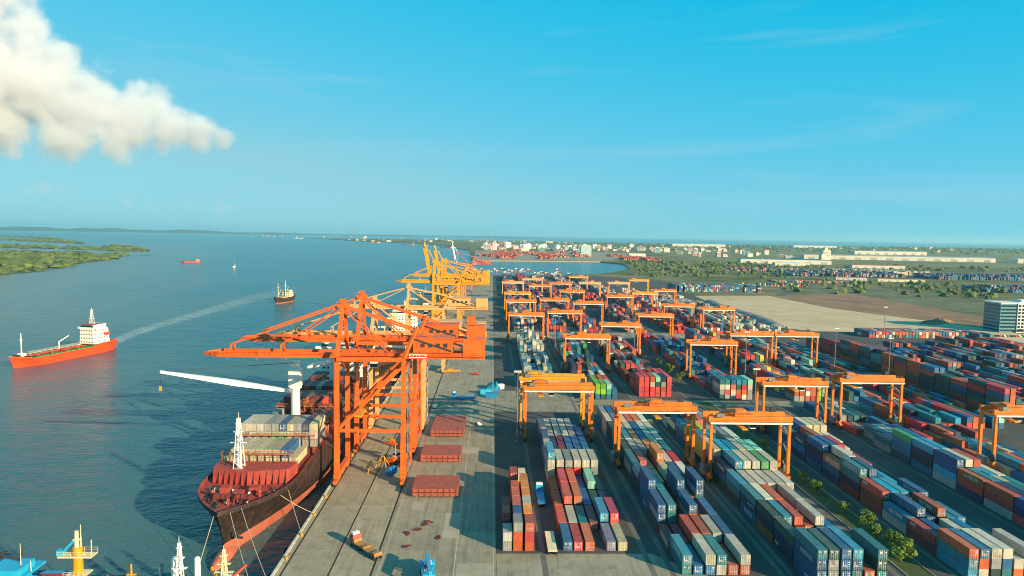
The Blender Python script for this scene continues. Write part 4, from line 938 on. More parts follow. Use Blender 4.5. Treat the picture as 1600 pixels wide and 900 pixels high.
block('sixth block from the quay', 190.6, 160, 14, pal='bbtlrRRnrcb', hi=3, seed=7)
P2 = dict(hi=4, ft20=.2)
block('green-topped block behind cross aisle', 50.2, 350, 15, pal='wkbGRwnbrt', seed=8, front=[('brr','bkk','bLL','kLL','bGM','bb'),('bb','LL','LLL','Lp','bR','rR'),('rr','mR','pn','bm','rr','kr')], **P2)
block('white block behind cross aisle', 21.5, 372, 13, pal='wwwwggwwbtc', seed=9, **P2)
block('red block behind cross aisle', 80.6, 357, 15, pal='RRrrRRmrkwgt', seed=10, front=[('RRRR','RRRR','RRwr','rRkM','Rrgn','RRRR'),('RrR','mRRR','mkR','mkR','wgRR','rRRR')], **P2)
block('fourth lane behind cross aisle', 122.4, 352, 16, pal='bbtlrRRbk', seed=11, front=[('kgwt','gRwt','wwrb','Rrkl','wrRt','ggwM')], **P2)
block('fifth lane behind cross aisle', 161.5, 350, 16, pal='RRbbrrtRykb', seed=12, front=[('grw','wrw','rwr','Rrr','LLL','wcc')], **P2)
block('sixth lane behind cross aisle', 190.6, 350, 16, pal='MRbtbkrw', seed=13, hi=3, ft20=.2)
for k, (xx, nb) in enumerate(((21.5,1),(50.2,2),(80.6,3),(122.4,4),(161.5,5),(190.6,6))):
    for j, (yy, n_) in enumerate(((598,14),(800,15),(1010,15),(1220,13))):
        if nb == 6 and j > 1: continue
        block('far yard block', xx, yy, n_ if not (nb == 5 and j == 0) else 10, pal=('wwrgbR','tbbrRn','wbnrRR','nbRgkr','RmbrRR','wbgrRm')[(k+j) % 6], hi=4 if j < 2 else 3, seed=20+k*5+j, ft20=.2)
# the long wall of boxes and the low stacks on the land side of it
block('long container wall', 245, 312, 16, rows=2, pal='kkkRRrrbkt', hi=6, lo=5, seed=60, fill=1, ft20=0)
block('low stacks beside the sixth block', 219, 300, 18, rows=6, pal='trrRRkbbM', hi=2, lo=1, seed=61, fill=.8)
for k in range(8):
    block('stacks beyond the long wall', 262+k*21, 300+k*24, 15-k, rows=5, pal='bbtnRrmgk', hi=3, seed=63+k, fill=.74, ft20=.15)
block('depot stack', 333, 585, 2, rows=34, pal='tkRRrbw', hi=2, lo=2, seed=70, fill=.9)
block('white stacks at the edge of the sand field', 222, 612, 26, rows=15, pal='wwgwcgwbr', hi=2, lo=1, seed=90, fill=.7, ft20=.2)
block('far depot', 290, 1062, 4, rows=46, pal='bbtnlwbRw', hi=4, lo=3, seed=71, fill=.95, ft20=.1)
block('far depot', 450, 1210, 2, rows=40, pal='bbryot', hi=2, lo=1, seed=72, fill=.7, ft20=.1)
block('far depot', 700, 1560, 8, rows=90, pal='bwtrbng', hi=4, lo=2, seed=73, fill=.62, ft20=.1)
block('far depot', 1000, 1500, 7, rows=90, pal='bbltnbR', hi=5, lo=2, seed=74, fill=.75, ft20=.1)
block('far depot', 880, 1660, 12, rows=70, pal='wcwwwgc', hi=4, lo=1, seed=76, fill=.8, ft20=.1)
block('far depot', 850, 1130, 6, rows=60, pal='bbltnbRw', hi=4, lo=1, seed=77, fill=.6, ft20=.1)
block('far depot', 560, 1330, 3, rows=60, pal='bryowt', hi=2, lo=1, seed=78, fill=.55, ft20=.1)
block('far depot', 640, 1760, 8, rows=60, pal='wrbRwt', hi=3, lo=1, seed=79, fill=.6, ft20=.1)
fq = random.Random(8)
for k in range(26):
    block('far port stack', fq.uniform(-60,560), 2360+fq.uniform(0,1200)*(.4+.6*(k % 3)/2), 9, rows=18, pal='RRrRmrcRrw', hi=4, lo=1, seed=80+k, fill=.8, ft20=.1)

def far_h(seed, bay, row, hi, lo, fill, smooth):
    a = random.Random(seed*1000+bay//2*31+7).random(); b = random.Random(seed*7919+bay*131+row*17).random()
    if random.Random(seed*31+bay*977+row*577).random() > fill: return 0
    v = smooth*a+(1-smooth)*b
    return max(lo, min(hi, int(lo+(hi-lo+1)*v*1.02)))
allc = []     # (size score, code, ft, x, y, z, label, seen, right)
for bi, B in enumerate(BLOCKS):
    H, C = {}, {}
    R_ = random.Random(B['seed']*101+5)
    for bay in range(B['bays']):
        is20 = R_.random() < B['ft20']
        for half in ((0,1) if (is20 or B['ft20'] == 1) else (0,)):
            for row in range(B['rows']):
                ft = 20 if (is20 or B['ft20'] == 1) else 40
                spec = None
                if bay < len(B['front']):
                    f_ = B['front'][bay]
                    if isinstance(f_[0], tuple): spec = f_[half][row]
                    else: spec = f_[row]; ft = 40
                    if half == 1 and not isinstance(f_[0], tuple): continue
                if spec is None:
                    h_ = far_h(B['seed'], bay, row, B['hi'], B['lo'], B['fill'], B['smooth'])
                    main = R_.choice(B['pal'])
                    spec = ''.join(main if R_.random() < .35 else R_.choice(B['pal']) for _ in range(h_))
                H[(bay*2+half, row)] = len(spec); C[(bay*2+half, row)] = (spec, ft)
    def hgt(i, r):
        if (i, r) in H: return H[(i, r)]
        if i % 2 == 1 and (i-1, r) in H and C[(i-1, r)][1] == 40: return H[(i-1, r)]
        return 0
    for (i, row), (spec, ft) in C.items():
        x = B['x0']+row*PITCH; y = B['y0']+(i//2)*12.85+(i % 2)*6.35
        jx = random.Random(i*77+row).uniform(-.10,.10)
        for t_, code in enumerate(spec):
            top = t_ == len(spec)-1
            frontx = hgt(i-1, row) <= t_; left = hgt(i, row-1) <= t_; right = hgt(i, row+1) <= t_
            back = hgt(i+(2 if ft == 40 else 1), row) <= t_
            seen = top or frontx or left
            if not (seen or right or back): continue
            lab = '%s container, %s tier, %s row, %s bay, %s' % (PAINT[code][0], ORD[t_], ORD[min(row,19)], ORD[min(i//2,19)], B['bname'])
            if ft == 20: lab = '%s short container, %s tier, %s row, %s half bay, %s' % (PAINT[code][0], ORD[t_], ORD[min(row,19)], ORD[min(i,19)], B['bname'])
            d2 = x*x+y*y
            # clearly in frame?
            vis = y > 0 and x/y < .80
            sc = (1.0*top+1.0*frontx+1.3*left)*(LEN[ft]/12.19)*(1 if seen else 0)/d2 if vis else 0
            allc.append((sc, code, ft, x+jx, y, t_*TIER, lab, seen, B['bname']))
# deck cargo of the moored ship
def deck_cargo(k, y0, cols, wname):
    nrow = len(cols); w0 = HX-(nrow-1)*2.56/2
    for c, spec in enumerate(cols):
        for t_, code in enumerate(spec):
            lab = '%s container on the moored ship, %s of %s deck bay, %s tier' % (PAINT[code][0], ORD[c], wname, ORD[t_])
            seen = t_ == len(spec)-1 or c == 0 or k == 0
            allc.append((1 if seen else .5, code, 40, w0+c*2.56, HY+y0, WL+hz+1.04+t_*TIER, lab, seen, 'ship'))
deck_cargo(0, 33.6, ['c','cc','cc','cc','cc','cc','cc','cb','c'], 'front')
deck_cargo(1, 53.2, ['ggw','gww','www','wwg','wwg','wwb','gwc','wwg','ggn','gwc'], 'second')
deck_cargo(2, 72.6, ['','gg','','','','','','mm','mr','rm'], 'third')
deck_cargo(3, 92.2, ['mm','mrm','mrr','rmm','mmr','mrm','mmm','rmr','mrm','mm'], 'fourth')
deck_cargo(4, 111.6, ['mr','rmm','mmr','wrm','mmw','rmm','mrm','mrm','rm','m'], 'fifth')
deck_cargo(5, 131.2, ['rm','mrm','mmm','','','','mmr','mmm','rrm','rm'], 'sixth')
allc.sort(key=lambda a: -a[0])
near, rest = allc[:300], allc[300:]
cnt = {}
for s_, code, ft, x, y, z, lab, seen, bn in near:
    cnt[lab] = cnt.get(lab, 0)+1
    place_container(code, ft, x, y, z, lab, 'containers stacked in the yard' if bn != 'ship' else 'containers on deck of the moored ship', parts=(y < 262))
# the rest: one mass, every box its own colour
V0 = np.array([(-1,0,0),(1,0,0),(1,1,0),(-1,1,0),(-1,0,1),(1,0,1),(1,1,1),(-1,1,1)], float)
F0 = np.array([(0,3,2,1),(4,5,6,7),(0,1,5,4),(1,2,6,5),(2,3,7,6),(3,0,4,7)])
N = len(rest); P_ = np.array([(c[3],c[4],c[5]) for c in rest]); S_ = np.array([(CW/2, LEN[c[2]], CH) for c in rest])
vv = (V0[None]*S_[:,None]+P_[:,None]).reshape(-1,3); ff = (F0[None]+(np.arange(N)*8)[:,None,None]).reshape(-1,4)
cm = bpy.data.materials.new('stacked_container_paint'); cm.use_nodes = True; n, l = cm.node_tree.nodes, cm.node_tree.links
b = n['Principled BSDF']; b.inputs['Roughness'].default_value = .6; a = n.new('ShaderNodeAttribute'); a.attribute_name = 'paint'
t = n.new('ShaderNodeTexCoord'); z = n.new('ShaderNodeTexNoise'); z.inputs['Scale'].default_value = .5; z.inputs['Detail'].default_value = 8; z.inputs['Roughness'].default_value = .7
l.new(t.outputs['Object'], z.inputs['Vector']); r = n.new('ShaderNodeMapRange'); r.inputs[1].default_value = .3; r.inputs[2].default_value = .7; r.inputs[3].default_value = .7; r.inputs[4].default_value = 1.15
l.new(z.outputs['Fac'], r.inputs[0]); h = n.new('ShaderNodeHueSaturation'); l.new(r.outputs[0], h.inputs['Value']); l.new(a.outputs['Color'], h.inputs['Color']); l.new(h.outputs[0], b.inputs['Base Color'])
far = np_mesh('stacked_containers', vv, ff, cm); far['kind'] = 'stuff'
tag(far, 'mass of stacked containers in many colours filling the far yard', 'containers')
R_ = np.random.RandomState(3); cc = np.array([PAINT[c[1]][1] for c in rest])*R_.uniform(.7,1.25,(N,1)); cc = np.clip(cc+R_.uniform(-.015,.015,(N,3)),.01,.85)
at = far.data.attributes.new('paint','FLOAT_COLOR','FACE'); at.data.foreach_set('color', np.repeat(np.c_[cc,np.ones(N)],6,axis=0).astype(np.float32).ravel())

# ================================================================ things on the quay
def hatch(x, y, w, l_, label, n=1, lean=0):
    r = empty('hatch_cover', (x, y, 0)); tag(r, label, 'hatch cover', 'red hatch covers laid on the apron')
    for k in range(n):
        z = .35+k*1.35; p = MB().box(-w/2,w/2,0,l_,z,z+1.0).build('panel', HATCHRED, r); 
        e = MB()
        for i in range(8): e.box(-w/2+.5+i*(w-1)/7-.15,-w/2+.5+i*(w-1)/7+.15,-.25,0,z+.05,z+1.05)
        e.box(-w/2,w/2,-.12,.0,z+.85,z+1.08); e.build('edge_rib', HATCHRED, p)
        if k == n-1:
            s = MB()
            for i in range(9):
                for j in range(5): s.box(-w/2+.7+i*(w-1.4)/8-.22,-w/2+.7+i*(w-1.4)/8+.22,.8+j*(l_-1.6)/4-.2,.8+j*(l_-1.6)/4+.2,z+1.0,z+1.12)
            s.build('container_socket', HATCHRED, p)
    b = MB()
    for sx in (-1,1):
        for yy in (.6,l_-.6): b.box(sx*w*.4-.3,sx*w*.4+.3,yy-.3,yy+.3,0,.35)
    b.build('timber_block', mat('timber',(.3,.2,.1),.9), r)
hatch(-17.4, 215.5, 15, 13, 'front red hatch cover on the apron, beside the first quay crane', 2)
hatch(-18.2, 249.5, 15, 13, 'middle red hatch cover on the apron, between the two others', 2)
hatch(-17.8, 281.5, 14, 13.5, 'third red hatch cover from the front, with another one stacked right behind', 2)
hatch(-17.8, 299, 14, 12, 'rearmost red hatch cover of the four on the apron', 1)

def wheels(root, pts, r=.5, w=.35):
    for x, y in pts:
        t_ = MB().cyl((x-w/2,y,r),(x+w/2,y,r),r,n=14).build('wheel', RUBBER, root)
        MB().cyl((x-w/2-.02,y,r),(x+w/2+.02,y,r),r*.5,n=10).build('rim', STEEL, t_)
def truck(x, y, rz, label, cabm, bedm, load=None):
    """tractor and flat trailer, cab towards +y"""
    r = empty('truck', (x,y,0), rz); tag(r, label, 'truck')
    c = MB(); c.add([(-1.2,4.2,.8),(1.2,4.2,.8),(1.2,6.5,.8),(-1.2,6.5,.8),(-1.2,4.2,3.3),(1.2,4.2,3.3),(1.2,5.9,3.3),(-1.2,5.9,3.3),(-1.2,6.5,2.0),(1.2,6.5,2.0)],
        [(0,3,2,1),(4,5,6,7),(0,1,5,4),(1,2,9,6,5),(3,0,4,7,8),(2,3,8,9),(9,8,7,6)])
    cb = c.build('cab', cabm, r)
    MB().box(-1.1,1.1,6.28,6.33,2.15,2.9).box(-1.23,-1.2,5.0,5.9,2.1,2.9).box(1.2,1.23,5.0,5.9,2.1,2.9).build('windscreen', GLASS, cb)
    MB().box(-1.0,1.0,4.5,5.7,3.3,3.75).build('air_deflector', WHITE, cb)
    for sx in (-1,1): MB().box(sx*.9-.2,sx*.9+.2,6.5,6.56,1.0,1.25).build('headlight', WHITE, cb)
    ch = MB().box(-.5,.5,-6.5,6.2,.75,1.05).build('chassis', DARK, r)
    bd = MB().box(-1.25,1.25,-6.6,3.9,1.15,1.4); 
    for k in range(10): bd.box(-1.28,1.28,-6.4+k*1.1,-6.25+k*1.1,1.02,1.15)
    bd.box(-1.25,1.25,3.8,3.9,1.4,2.3); bd.build('trailer_bed', bedm, r)
    wheels(r, [(sx*1.0,yy) for sx in (-1,1) for yy in (5.6,2.6,1.5,-3.6,-4.8,-5.9)])
    if load: MB().box(-1.15,1.15,-6.3,-5.0,1.4,1.9).box(-1.15,1.15,-1,.2,1.4,1.75).build('load', load, r)
    return r
TAN = mat('weathered_tan', (.36,.19,.07), .7, var=.3, scale=.6, dirt=(.3,.15,.05))
truck(-32.8, 177.6, .72, 'flatbed truck with red and white cab and tan trailer on the quay', mat('cab_red',(.50,.10,.08),.4,var=.2), TAN, TAN)
truck(16.6, 214, 0, 'truck in the lane beside the block nearest the quay', CYAN, BLUE)
truck(104.6, 262, 0, 'yellow truck under the fourth block gantry lane by the trees', YELLOW, YELLOW)
truck(71.5, 292, 0, 'yellow truck in the lane beside the second block', YELLOW, STEEL)
MB_tr = MB().box(-1.25,1.25,-6,6,1.05,1.35)
ft_ = empty('flat_trailer', (17.2,181.5,0), 0); tag(ft_, 'empty cream flat trailer parked in front of the nearest yard lane', 'trailer')
MB_tr.build('bed', CREAM, ft_); MB().box(-.5,.5,-5.8,5.8,.75,1.05).build('chassis', DARK, ft_); MB().box(-.7,-.5,4,4.2,0,.8).box(.5,.7,4,4.2,0,.8).build('support_leg', STEEL, ft_)
wheels(ft_, [(sx*1.0,yy) for sx in (-1,1) for yy in (-3,-4.2,-5.4)])

def reach_stacker(x, y, rz, label, m, boom=(0,5.2,9)):
    r = empty('reach_stacker', (x,y,0), rz); tag(r, label, 'stacker')
    b = MB().box(-1.7,1.7,-4,3.4,1.2,2.2).box(-1.9,1.9,-4.4,-2.4,1.0,2.7).box(-1.5,1.5,2.6,3.6,1.0,2.6); b.build('chassis', m, r)
    c = MB().box(-.9,.9,-1.2,.8,2.2,4.0).build('cab', WHITE, r); MB().box(-.94,.94,-1.24,.84,2.9,3.8).build('window', GLASS, c)
    bm_ = MB().beam((-0,-3.4,4.2),boom,1.0,1.1,0,.8,.9).build('boom', m, r)
    MB().beam((-.8,1.5,2.2),(-.5,boom[1]*.4,4.2+(boom[2]-4.2)*.5),.3,.3).beam((.8,1.5,2.2),(.5,boom[1]*.4,4.2+(boom[2]-4.2)*.5),.3,.3).build('lift_cylinder', STEEL, bm_)
    MB().beam((0,boom[1],boom[2]),(0,boom[1]+.3,boom[2]-1.4),.6,.6).box(-3,3,boom[1]-.4,boom[1]+1.0,boom[2]-1.9,boom[2]-1.4).build('spreader', m, r)
    wheels(r, [(-1.5,2.4),(1.5,2.4),(-1.5,-2.9),(1.5,-2.9)], .85, .7)
    return r
reach_stacker(-14.8, 163.5, 3.3, 'blue reach stacker on the apron at the lower edge', CYAN, (0,8,5.2))
reach_stacker(206, 330, 1.0, 'red reach stacker lifting at the low stacks near the long wall', REDPAINT, (0,5.2,9))
reach_stacker(-34.5, 249, 2.6, 'orange machine with raised boom between the quay crane legs', ORANGE, (0,3.4,10))

# blue generator drum and yellow A-shaped stand under the first crane
o = MB().cyl((-1.5,0,1.4),(1.5,0,1.4),1.3,n=16).box(-1.7,1.7,-1.2,1.2,0,.4).cyl((-1.7,0,1.4),(-1.5,0,1.4),1.5,n=16).cyl((1.5,0,1.4),(1.7,0,1.4),1.5,n=16).build('cable_drum', BLUE)
o.location = (-34.6,236.5,0); o.rotation_euler.z = 1.1; tag(o, 'blue drum on the quay in front of the orange machine', 'drum')
for k, (x, y, rz) in enumerate(((-42,239,.3),(-38.6,243.5,1.2))):
    o = MB(); 
    for s in (-1,1):
        for q in (-1,1): o.beam((s*1.6,q*2.4,0),(0,q*.4,4.2),.22,.22)
        o.beam((s*.8,-1.4,2.1),(s*.8,1.4,2.1),.18,.18)
    o.beam((0,-.6,4.2),(0,.6,4.2),.3,.3); o = o.build('spreader_stand', YELLOW); o.location = (x,y,0); o.rotation_euler.z = rz
    tag(o, ('yellow A-shaped stand closer to the quay edge under the front crane','yellow A-shaped stand nearer the blue drum under the front crane')[k], 'stand')
# spare spreaders and trailer on the apron
def spreader(x, y, rz, m, label):
    r = empty('spreader', (x,y,0), rz); tag(r, label, 'spreader')
    MB().box(-6,6,-.9,-.55,.3,1.0).box(-6,6,.55,.9,.3,1.0).box(-6.1,-5.7,-1.2,1.2,.2,1.1).box(5.7,6.1,-1.2,1.2,.2,1.1).build('frame', m, r)
    MB().box(-1.6,1.6,-1.1,1.1,.9,1.8).build('head_block', m, r)
spreader(-14.5, 345, .05, BLUE, 'blue container spreader lying across the apron behind the hatch covers')
truck(-13.5, 349, 1.57, 'blue trailer truck crossing the apron behind the hatch covers', BLUE, BLUE)
spreader(-25, 418, .1, YELLOW, 'yellow spreader lying on the apron below the crane rear beams')
for k in range(3):
    o = MB()
    o.box(-3,3,-1.2,1.2,0,2.4).box(-3.1,3.1,-1.3,1.3,2.4,2.6); o = o.build('equipment_box', (BLUE,CYAN,WHITE)[k]); o.location = ((0.5,-2.5,4.5)[k], (352,360,372)[k], 0); o.rotation_euler.z = .2*k
    tag(o, ('blue','light blue','white')[k]+' equipment cabin at the apron edge beside the nearest gantry lanes', 'cabin')
# tarpaulin covered pile
tv, tf = [], []
for i in range(13):
    for j in range(13):
        u, v = i/12*2-1, j/12*2-1; e = max(0,1-max(abs(u),abs(v))**4)
        tv.append((u*4, v*5.5, e*(3.2+.5*math.sin(i*1.7)+.4*math.sin(j*2.1+i)))) 
for i in range(12):
    for j in range(12): a = i*13+j; tf.append((a,a+13,a+14,a+1))
o = MB().add(tv, tf).build('tarpaulin_pile', mat('tarpaulin_blue',(.01,.20,.34),.6,var=.3)); o.location = (1.8,372,0); tag(o, 'pile under a bright blue tarpaulin at the apron edge', 'pile')
# rust coloured scraps on the apron
for k, (x, y) in enumerate(((-20.5,191),(-18.6,194.5),(-23.0,188.5),(-17.5,196.5),(-22,180.5),(-14,186))):
    o = MB().beam((-1.2,0,.12),(1.1,.4,.2),.3,.2).beam((-.6,-.5,.1),(.5,.8,.35),.25,.2).beam((.2,-.7,.1),(.9,.2,.25),.5,.15).build('steel_scrap', MAROON)
    o.location = (x,y,0); o.rotation_euler.z = k*.9; o.scale = (1.2,1.2,1); tag(o, 'piece of rusty lashing gear lying on the open apron', 'scrap', 'lashing gear scattered on the apron')
# parked cars and vans
def car(x, y, rz, m, label, group=None):
    r = empty('parked_car', (x,y,0), rz); tag(r, label, 'car', group)
    b = MB(); prof = [(-2.1,.35),(-2.15,.8),(-1.2,.95),(-.6,1.45),(.9,1.45),(1.6,.95),(2.1,.85),(2.1,.35)]
    n_ = len(prof); b.add([(-.85,yy,zz) for yy,zz in prof]+[(.85,yy,zz) for yy,zz in prof], [tuple(range(n_-1,-1,-1)),tuple(range(n_,2*n_))]+[(i,(i+1)%n_,n_+(i+1)%n_,n_+i) for i in range(n_)])
    b.build('body', m, r); MB().box(-.87,.87,-.75,1.1,1.0,1.36).build('window', GLASS, r)
    wheels(r, [(-.75,-1.3),(.75,-1.3),(-.75,1.3),(.75,1.3)], .33, .22)
car(-27,330,0,WHITE,'white car parked on the quay behind the hatch covers')
car(-5,300,.4,WHITE,'white car parked on the apron near the third hatch cover')
car(-9,410,1.4,REDPAINT,'red car driving across the apron far behind the tarpaulin')

# ---- tall lighting poles
lp = empty('light_pole'); MB().cyl((0,0,0),(0,0,30),.32,.14,10).build('pole', STEEL, lp)
MB().box(-1.6,1.6,-.5,.5,29.6,29.9).build('lamp_frame', STEEL, lp)
fl = MB()
for k in range(4): fl.box(-1.5+k*.8,-1.0+k*.8,-.9,-.5,29.2,29.9)
fl.build('floodlight', WHITE, lp); MB().box(-.6,.6,-.6,.6,0,.8).build('footing', CONCRETE, lp)
LP = [(11.2,275,'tall light pole standing at the apron side of the nearest white stacks'),(44.6,470,'light pole between first and second block lanes, far side of the aisle'),(113.5,285,'light pole rising from the tree strip before the fourth block'),
      (152.5,400,'light pole between fourth and fifth lanes behind the cross aisle'),(217,420,'light pole beside the long container wall, closer one'),(228,380,'light pole standing against the long container wall'),
      (111,520,'light pole on the tree strip beyond the red block'),(330,560,'light pole in the bare sand field'),(44.6,720,'far light pole between first and second lanes'),(260,300,'light pole beyond the long container wall'),
      (380,1500,'distant light pole on the basin shore'),(520,1500,'distant pale light pole in the scrubland'),(640,1420,'distant light pole by the far depot'),(760,1900,'most distant light pole standing before the warehouses')]
for i, (x, y, lab) in enumerate(LP):
    o = lp if i == 0 else copy_tree(lp); o.location = (x,y,0); tag(o, lab, 'light pole', 'lighting poles of the terminal')

# ================================================================ trees
LEAF = mat('leaf_green', (.16,.23,.03), .7, var=.6, scale=.6, rnd_amt=.15)
LEAFD = mat('leaf_dark_green', (.045,.10,.02), .75, var=.45, scale=.5)
BARK = mat('bark', (.12,.08,.05), .9)
def leaf_cloud(blobs, n, size, seed):
    R = np.random.RandomState(seed); vs, fs = [], []
    for (cx,cy,cz,rx,rz_) in blobs:
        k = int(n*rx*rx)
        d = R.normal(size=(k,3)); d /= np.linalg.norm(d,axis=1)[:,None]; rad = R.uniform(.55,1.08,(k,1))**.6
        p = d*rad*np.array([rx,rx,rz_])+np.array([cx,cy,cz])
        a = R.normal(size=(k,3)); a /= np.linalg.norm(a,axis=1)[:,None]; b = np.cross(a,d+R.normal(scale=.5,size=(k,3))); b /= np.linalg.norm(b,axis=1)[:,None]+1e-6
        s = size*R.uniform(.6,1.4,(k,1))
        q = np.stack([p-a*s, p-b*s*.55, p+a*s, p+b*s*.55],1); vs.append(q.reshape(-1,3))
    v = np.concatenate(vs); m_ = len(v)//4; return v, np.arange(m_*4).reshape(-1,4)
def tree(x, y, h, r, seed, label, leaf=LEAF, nb=9):
    R = random.Random(seed); root = empty('tree', (x,y,0)); tag(root, label, 'tree', 'trees in the strip between the container blocks')
    blobs = []; tr = MB().cyl((0,0,0),(.1,0,h*.5),.22,.13,8)
    for k in range(nb):
        a = R.uniform(0,6.28); q = R.uniform(.15,.75)*r; z_ = h*R.uniform(.45,.85); rr = r*R.uniform(.25,.58)
        blobs.append((math.cos(a)*q, math.sin(a)*q, z_, rr, rr*.8)); tr.cyl((.05,0,h*R.uniform(.25,.45)),(math.cos(a)*q,math.sin(a)*q,z_),.1,.04,5)
    tr.build('trunk', BARK, root)
    v, f = leaf_cloud(blobs, 95, .30, seed); c = np_mesh('crown', v, f, leaf); c.parent = root
for i, (x,y,h_,r_,lab) in enumerate((
   (109.5,172,6.5,3.3,'bushy green tree in the strip, lowest of the tree group in the picture'),
   (110.8,178,6.0,2.9,'green tree directly behind the lowest one in the tree strip'),
   (109.8,184,5.4,2.6,'third green tree of the group in the tree strip'),
   (110.6,190.5,6.2,2.9,'yellowish round tree at the back of the group in the tree strip'),
   (111,204,3.6,1.9,'small bush behind the group in the tree strip'),
   (110.2,221,3.8,2.0,'small bush beside the blue stacks in the tree strip'),
   (110.8,232,3.4,1.8,'low bush next to the frontmost gantry in the tree strip'),
   (111.2,250,3.6,1.8,'low bush beyond the frontmost gantry in the tree strip'),
   (111,268,4.2,2.1,'bush near the light pole in the tree strip'),
   (111,395,6.5,3.2,'tree beside the red block behind the cross aisle'),
   (110.5,412,7,3.4,'taller tree behind the one beside the red block'),
   (111,440,6,3.0,'tree further along the strip behind the red block'))):
    tree(x,y,h_,r_,100+i,lab, LEAF)
MB().box(106.6,106.9,150,345,0,.22).box(113.6,113.9,150,345,0,.22).build('kerb', CONCRETE)['kind'] = 'structure'
sheet('planting_strip', [(106.9,150),(113.6,150),(113.6,345),(106.9,345)], .05, mat('strip_grass',(.06,.085,.025),.95,var=.5,scale=.3,dirt=(.14,.11,.07),dirt_amt=.8))
# gantry runways: paler concrete strips
RUN = mat('runway_concrete', (.15,.14,.12), .9, var=.35, scale=.1, dirt=(.07,.07,.065), dirt_amt=.7)
for x in (14.6,42.1,47.0,74.8,77.2,104.4,119.4,146.9,157.6,185.1,187.6,214.8):
    sheet('gantry_runway', [(x-.75,150),(x+.75,150),(x+.75,1250),(x-.75,1250)], .006, RUN)
# ================================================================ masses of far trees
ico = bmesh.new(); bmesh.ops.create_icosphere(ico, subdivisions=2, radius=1); IV = np.array([v.co[:] for v in ico.verts]); IF = np.array([[v.index for v in f.verts] for f in ico.faces]); ico.free()
def clumps(name, pos, sz, hgt, m, label, seed):
    R = np.random.RandomState(seed); n_ = len(pos); k = len(IV)
    v = IV[None]*(1+R.uniform(-.35,.35,(n_,k,1)))*np.stack([sz,sz*R.uniform(.7,1.3,n_),hgt],1)[:,None]
    v = v+np.c_[pos[:,:2], pos[:,2]+hgt*.35][:,None]
    f = (IF[None]+(np.arange(n_)*k)[:,None,None]).reshape(-1,3)
    o = np_mesh(name, v.reshape(-1,3), f, m); o['kind'] = 'stuff'; tag(o, label, 'woodland'); return o
def inside(px, py, poly):
    c = np.zeros(len(px), bool); n_ = len(poly)
    for i in range(n_):
        x1,y1 = poly[i]; x2,y2 = poly[(i+1)%n_]
        w_ = ((y1 > py) != (y2 > py)) & (px < (x2-x1)*(py-y1)/(y2-y1+1e-9)+x1); c ^= w_
    return c
MANG = mat('mangrove_green', (.11,.15,.03), .85, var=.6, scale=.012, dirt=(.04,.07,.028), dirt_amt=1.)
isl = [(-700,880),(-909,1288),(-923,1417),(-1023,1714),(-1127,2077),(-1429,2855),(-1782,3432),(-1967,3456),(-2687,4510),(-3803,6019),(-5600,7275),(-7500,7000),(-7500,900)]
sheet('island', isl, WL+.35, mat('mud_flat',(.13,.13,.06),.9,var=.4,scale=.005))
pools = [[(-1150,2350),(-1330,2700),(-1800,2950),(-2300,2900),(-1700,2500)],[(-1700,3100),(-2200,3900),(-3300,4700),(-3900,4300),(-2600,3500)],[(-2900,4900),(-4200,6200),(-5200,6200),(-4600,5200)]]
for p in pools: sheet('lagoon', p, WL+.5, WATER)
R = np.random.RandomState(5); px = R.uniform(-5500,-690,26000); py = R.uniform(900,7200,26000)**1.0
dens = np.exp(-((py-900)/2600)); ok = inside(px,py,isl) & (R.uniform(size=len(px)) < .25+.75*dens)
for p in pools: ok &= ~inside(px,py,p)
pos = np.c_[px[ok],py[ok]]; sz = R.uniform(9,20,len(pos))*(1+ (pos[:,1]-900)/5200); clumps('mangroves', np.c_[pos, np.full(len(pos),WL+.3)], sz, R.uniform(3.5,8,len(pos)), MANG, 'green mangrove wood covering the island across the river', 6)
SCRUB = mat('scrub_green', (.10,.135,.045), .85, var=.5, scale=.01, dirt=(.10,.12,.04), dirt_amt=.8)
R = np.random.RandomState(9); P = []
def band(poly, n_):
    xs = [p[0] for p in poly]; ys = [p[1] for p in poly]; x = R.uniform(min(xs),max(xs),n_); y = R.uniform(min(ys),max(ys),n_); k = inside(x,y,poly); P.append(np.c_[x[k],y[k]])
band([(300,1450),(640,1460),(900,2000),(900,2400),(440,2300),(430,2139),(395,1850)], 420)
band([(440,1080),(760,980),(1000,1300),(680,1400)], 160)
band([(560,700),(900,760),(1100,1200),(700,1000)], 120)
band([(800,2000),(2400,1650),(2500,2000),(900,2460)], 260)
band([(1200,1400),(3000,2200),(3000,2500),(1300,1700)], 300)
band([(500,4200),(6000,5200),(9000,9000),(2000,8000)], 1500)
band([(2000,7000),(9000,7400),(9000,8800),(2000,8300)], 600)
band([(-1800,8300),(2000,7400),(2000,8400),(-1500,9000)], 300)
pos = np.concatenate(P); dist = np.hypot(pos[:,0],pos[:,1]); sz = R.uniform(3,7,len(pos))*(1+np.clip((dist-1500)/2500,0,5)); hg = R.uniform(2.5,6,len(pos))*(1+np.clip((dist-3000)/8000,0,1.2))
clumps('scrub', np.c_[pos, np.zeros(len(pos))], sz, hg, SCRUB, 'dark green scrub and hedges scattered over the plain', 10)

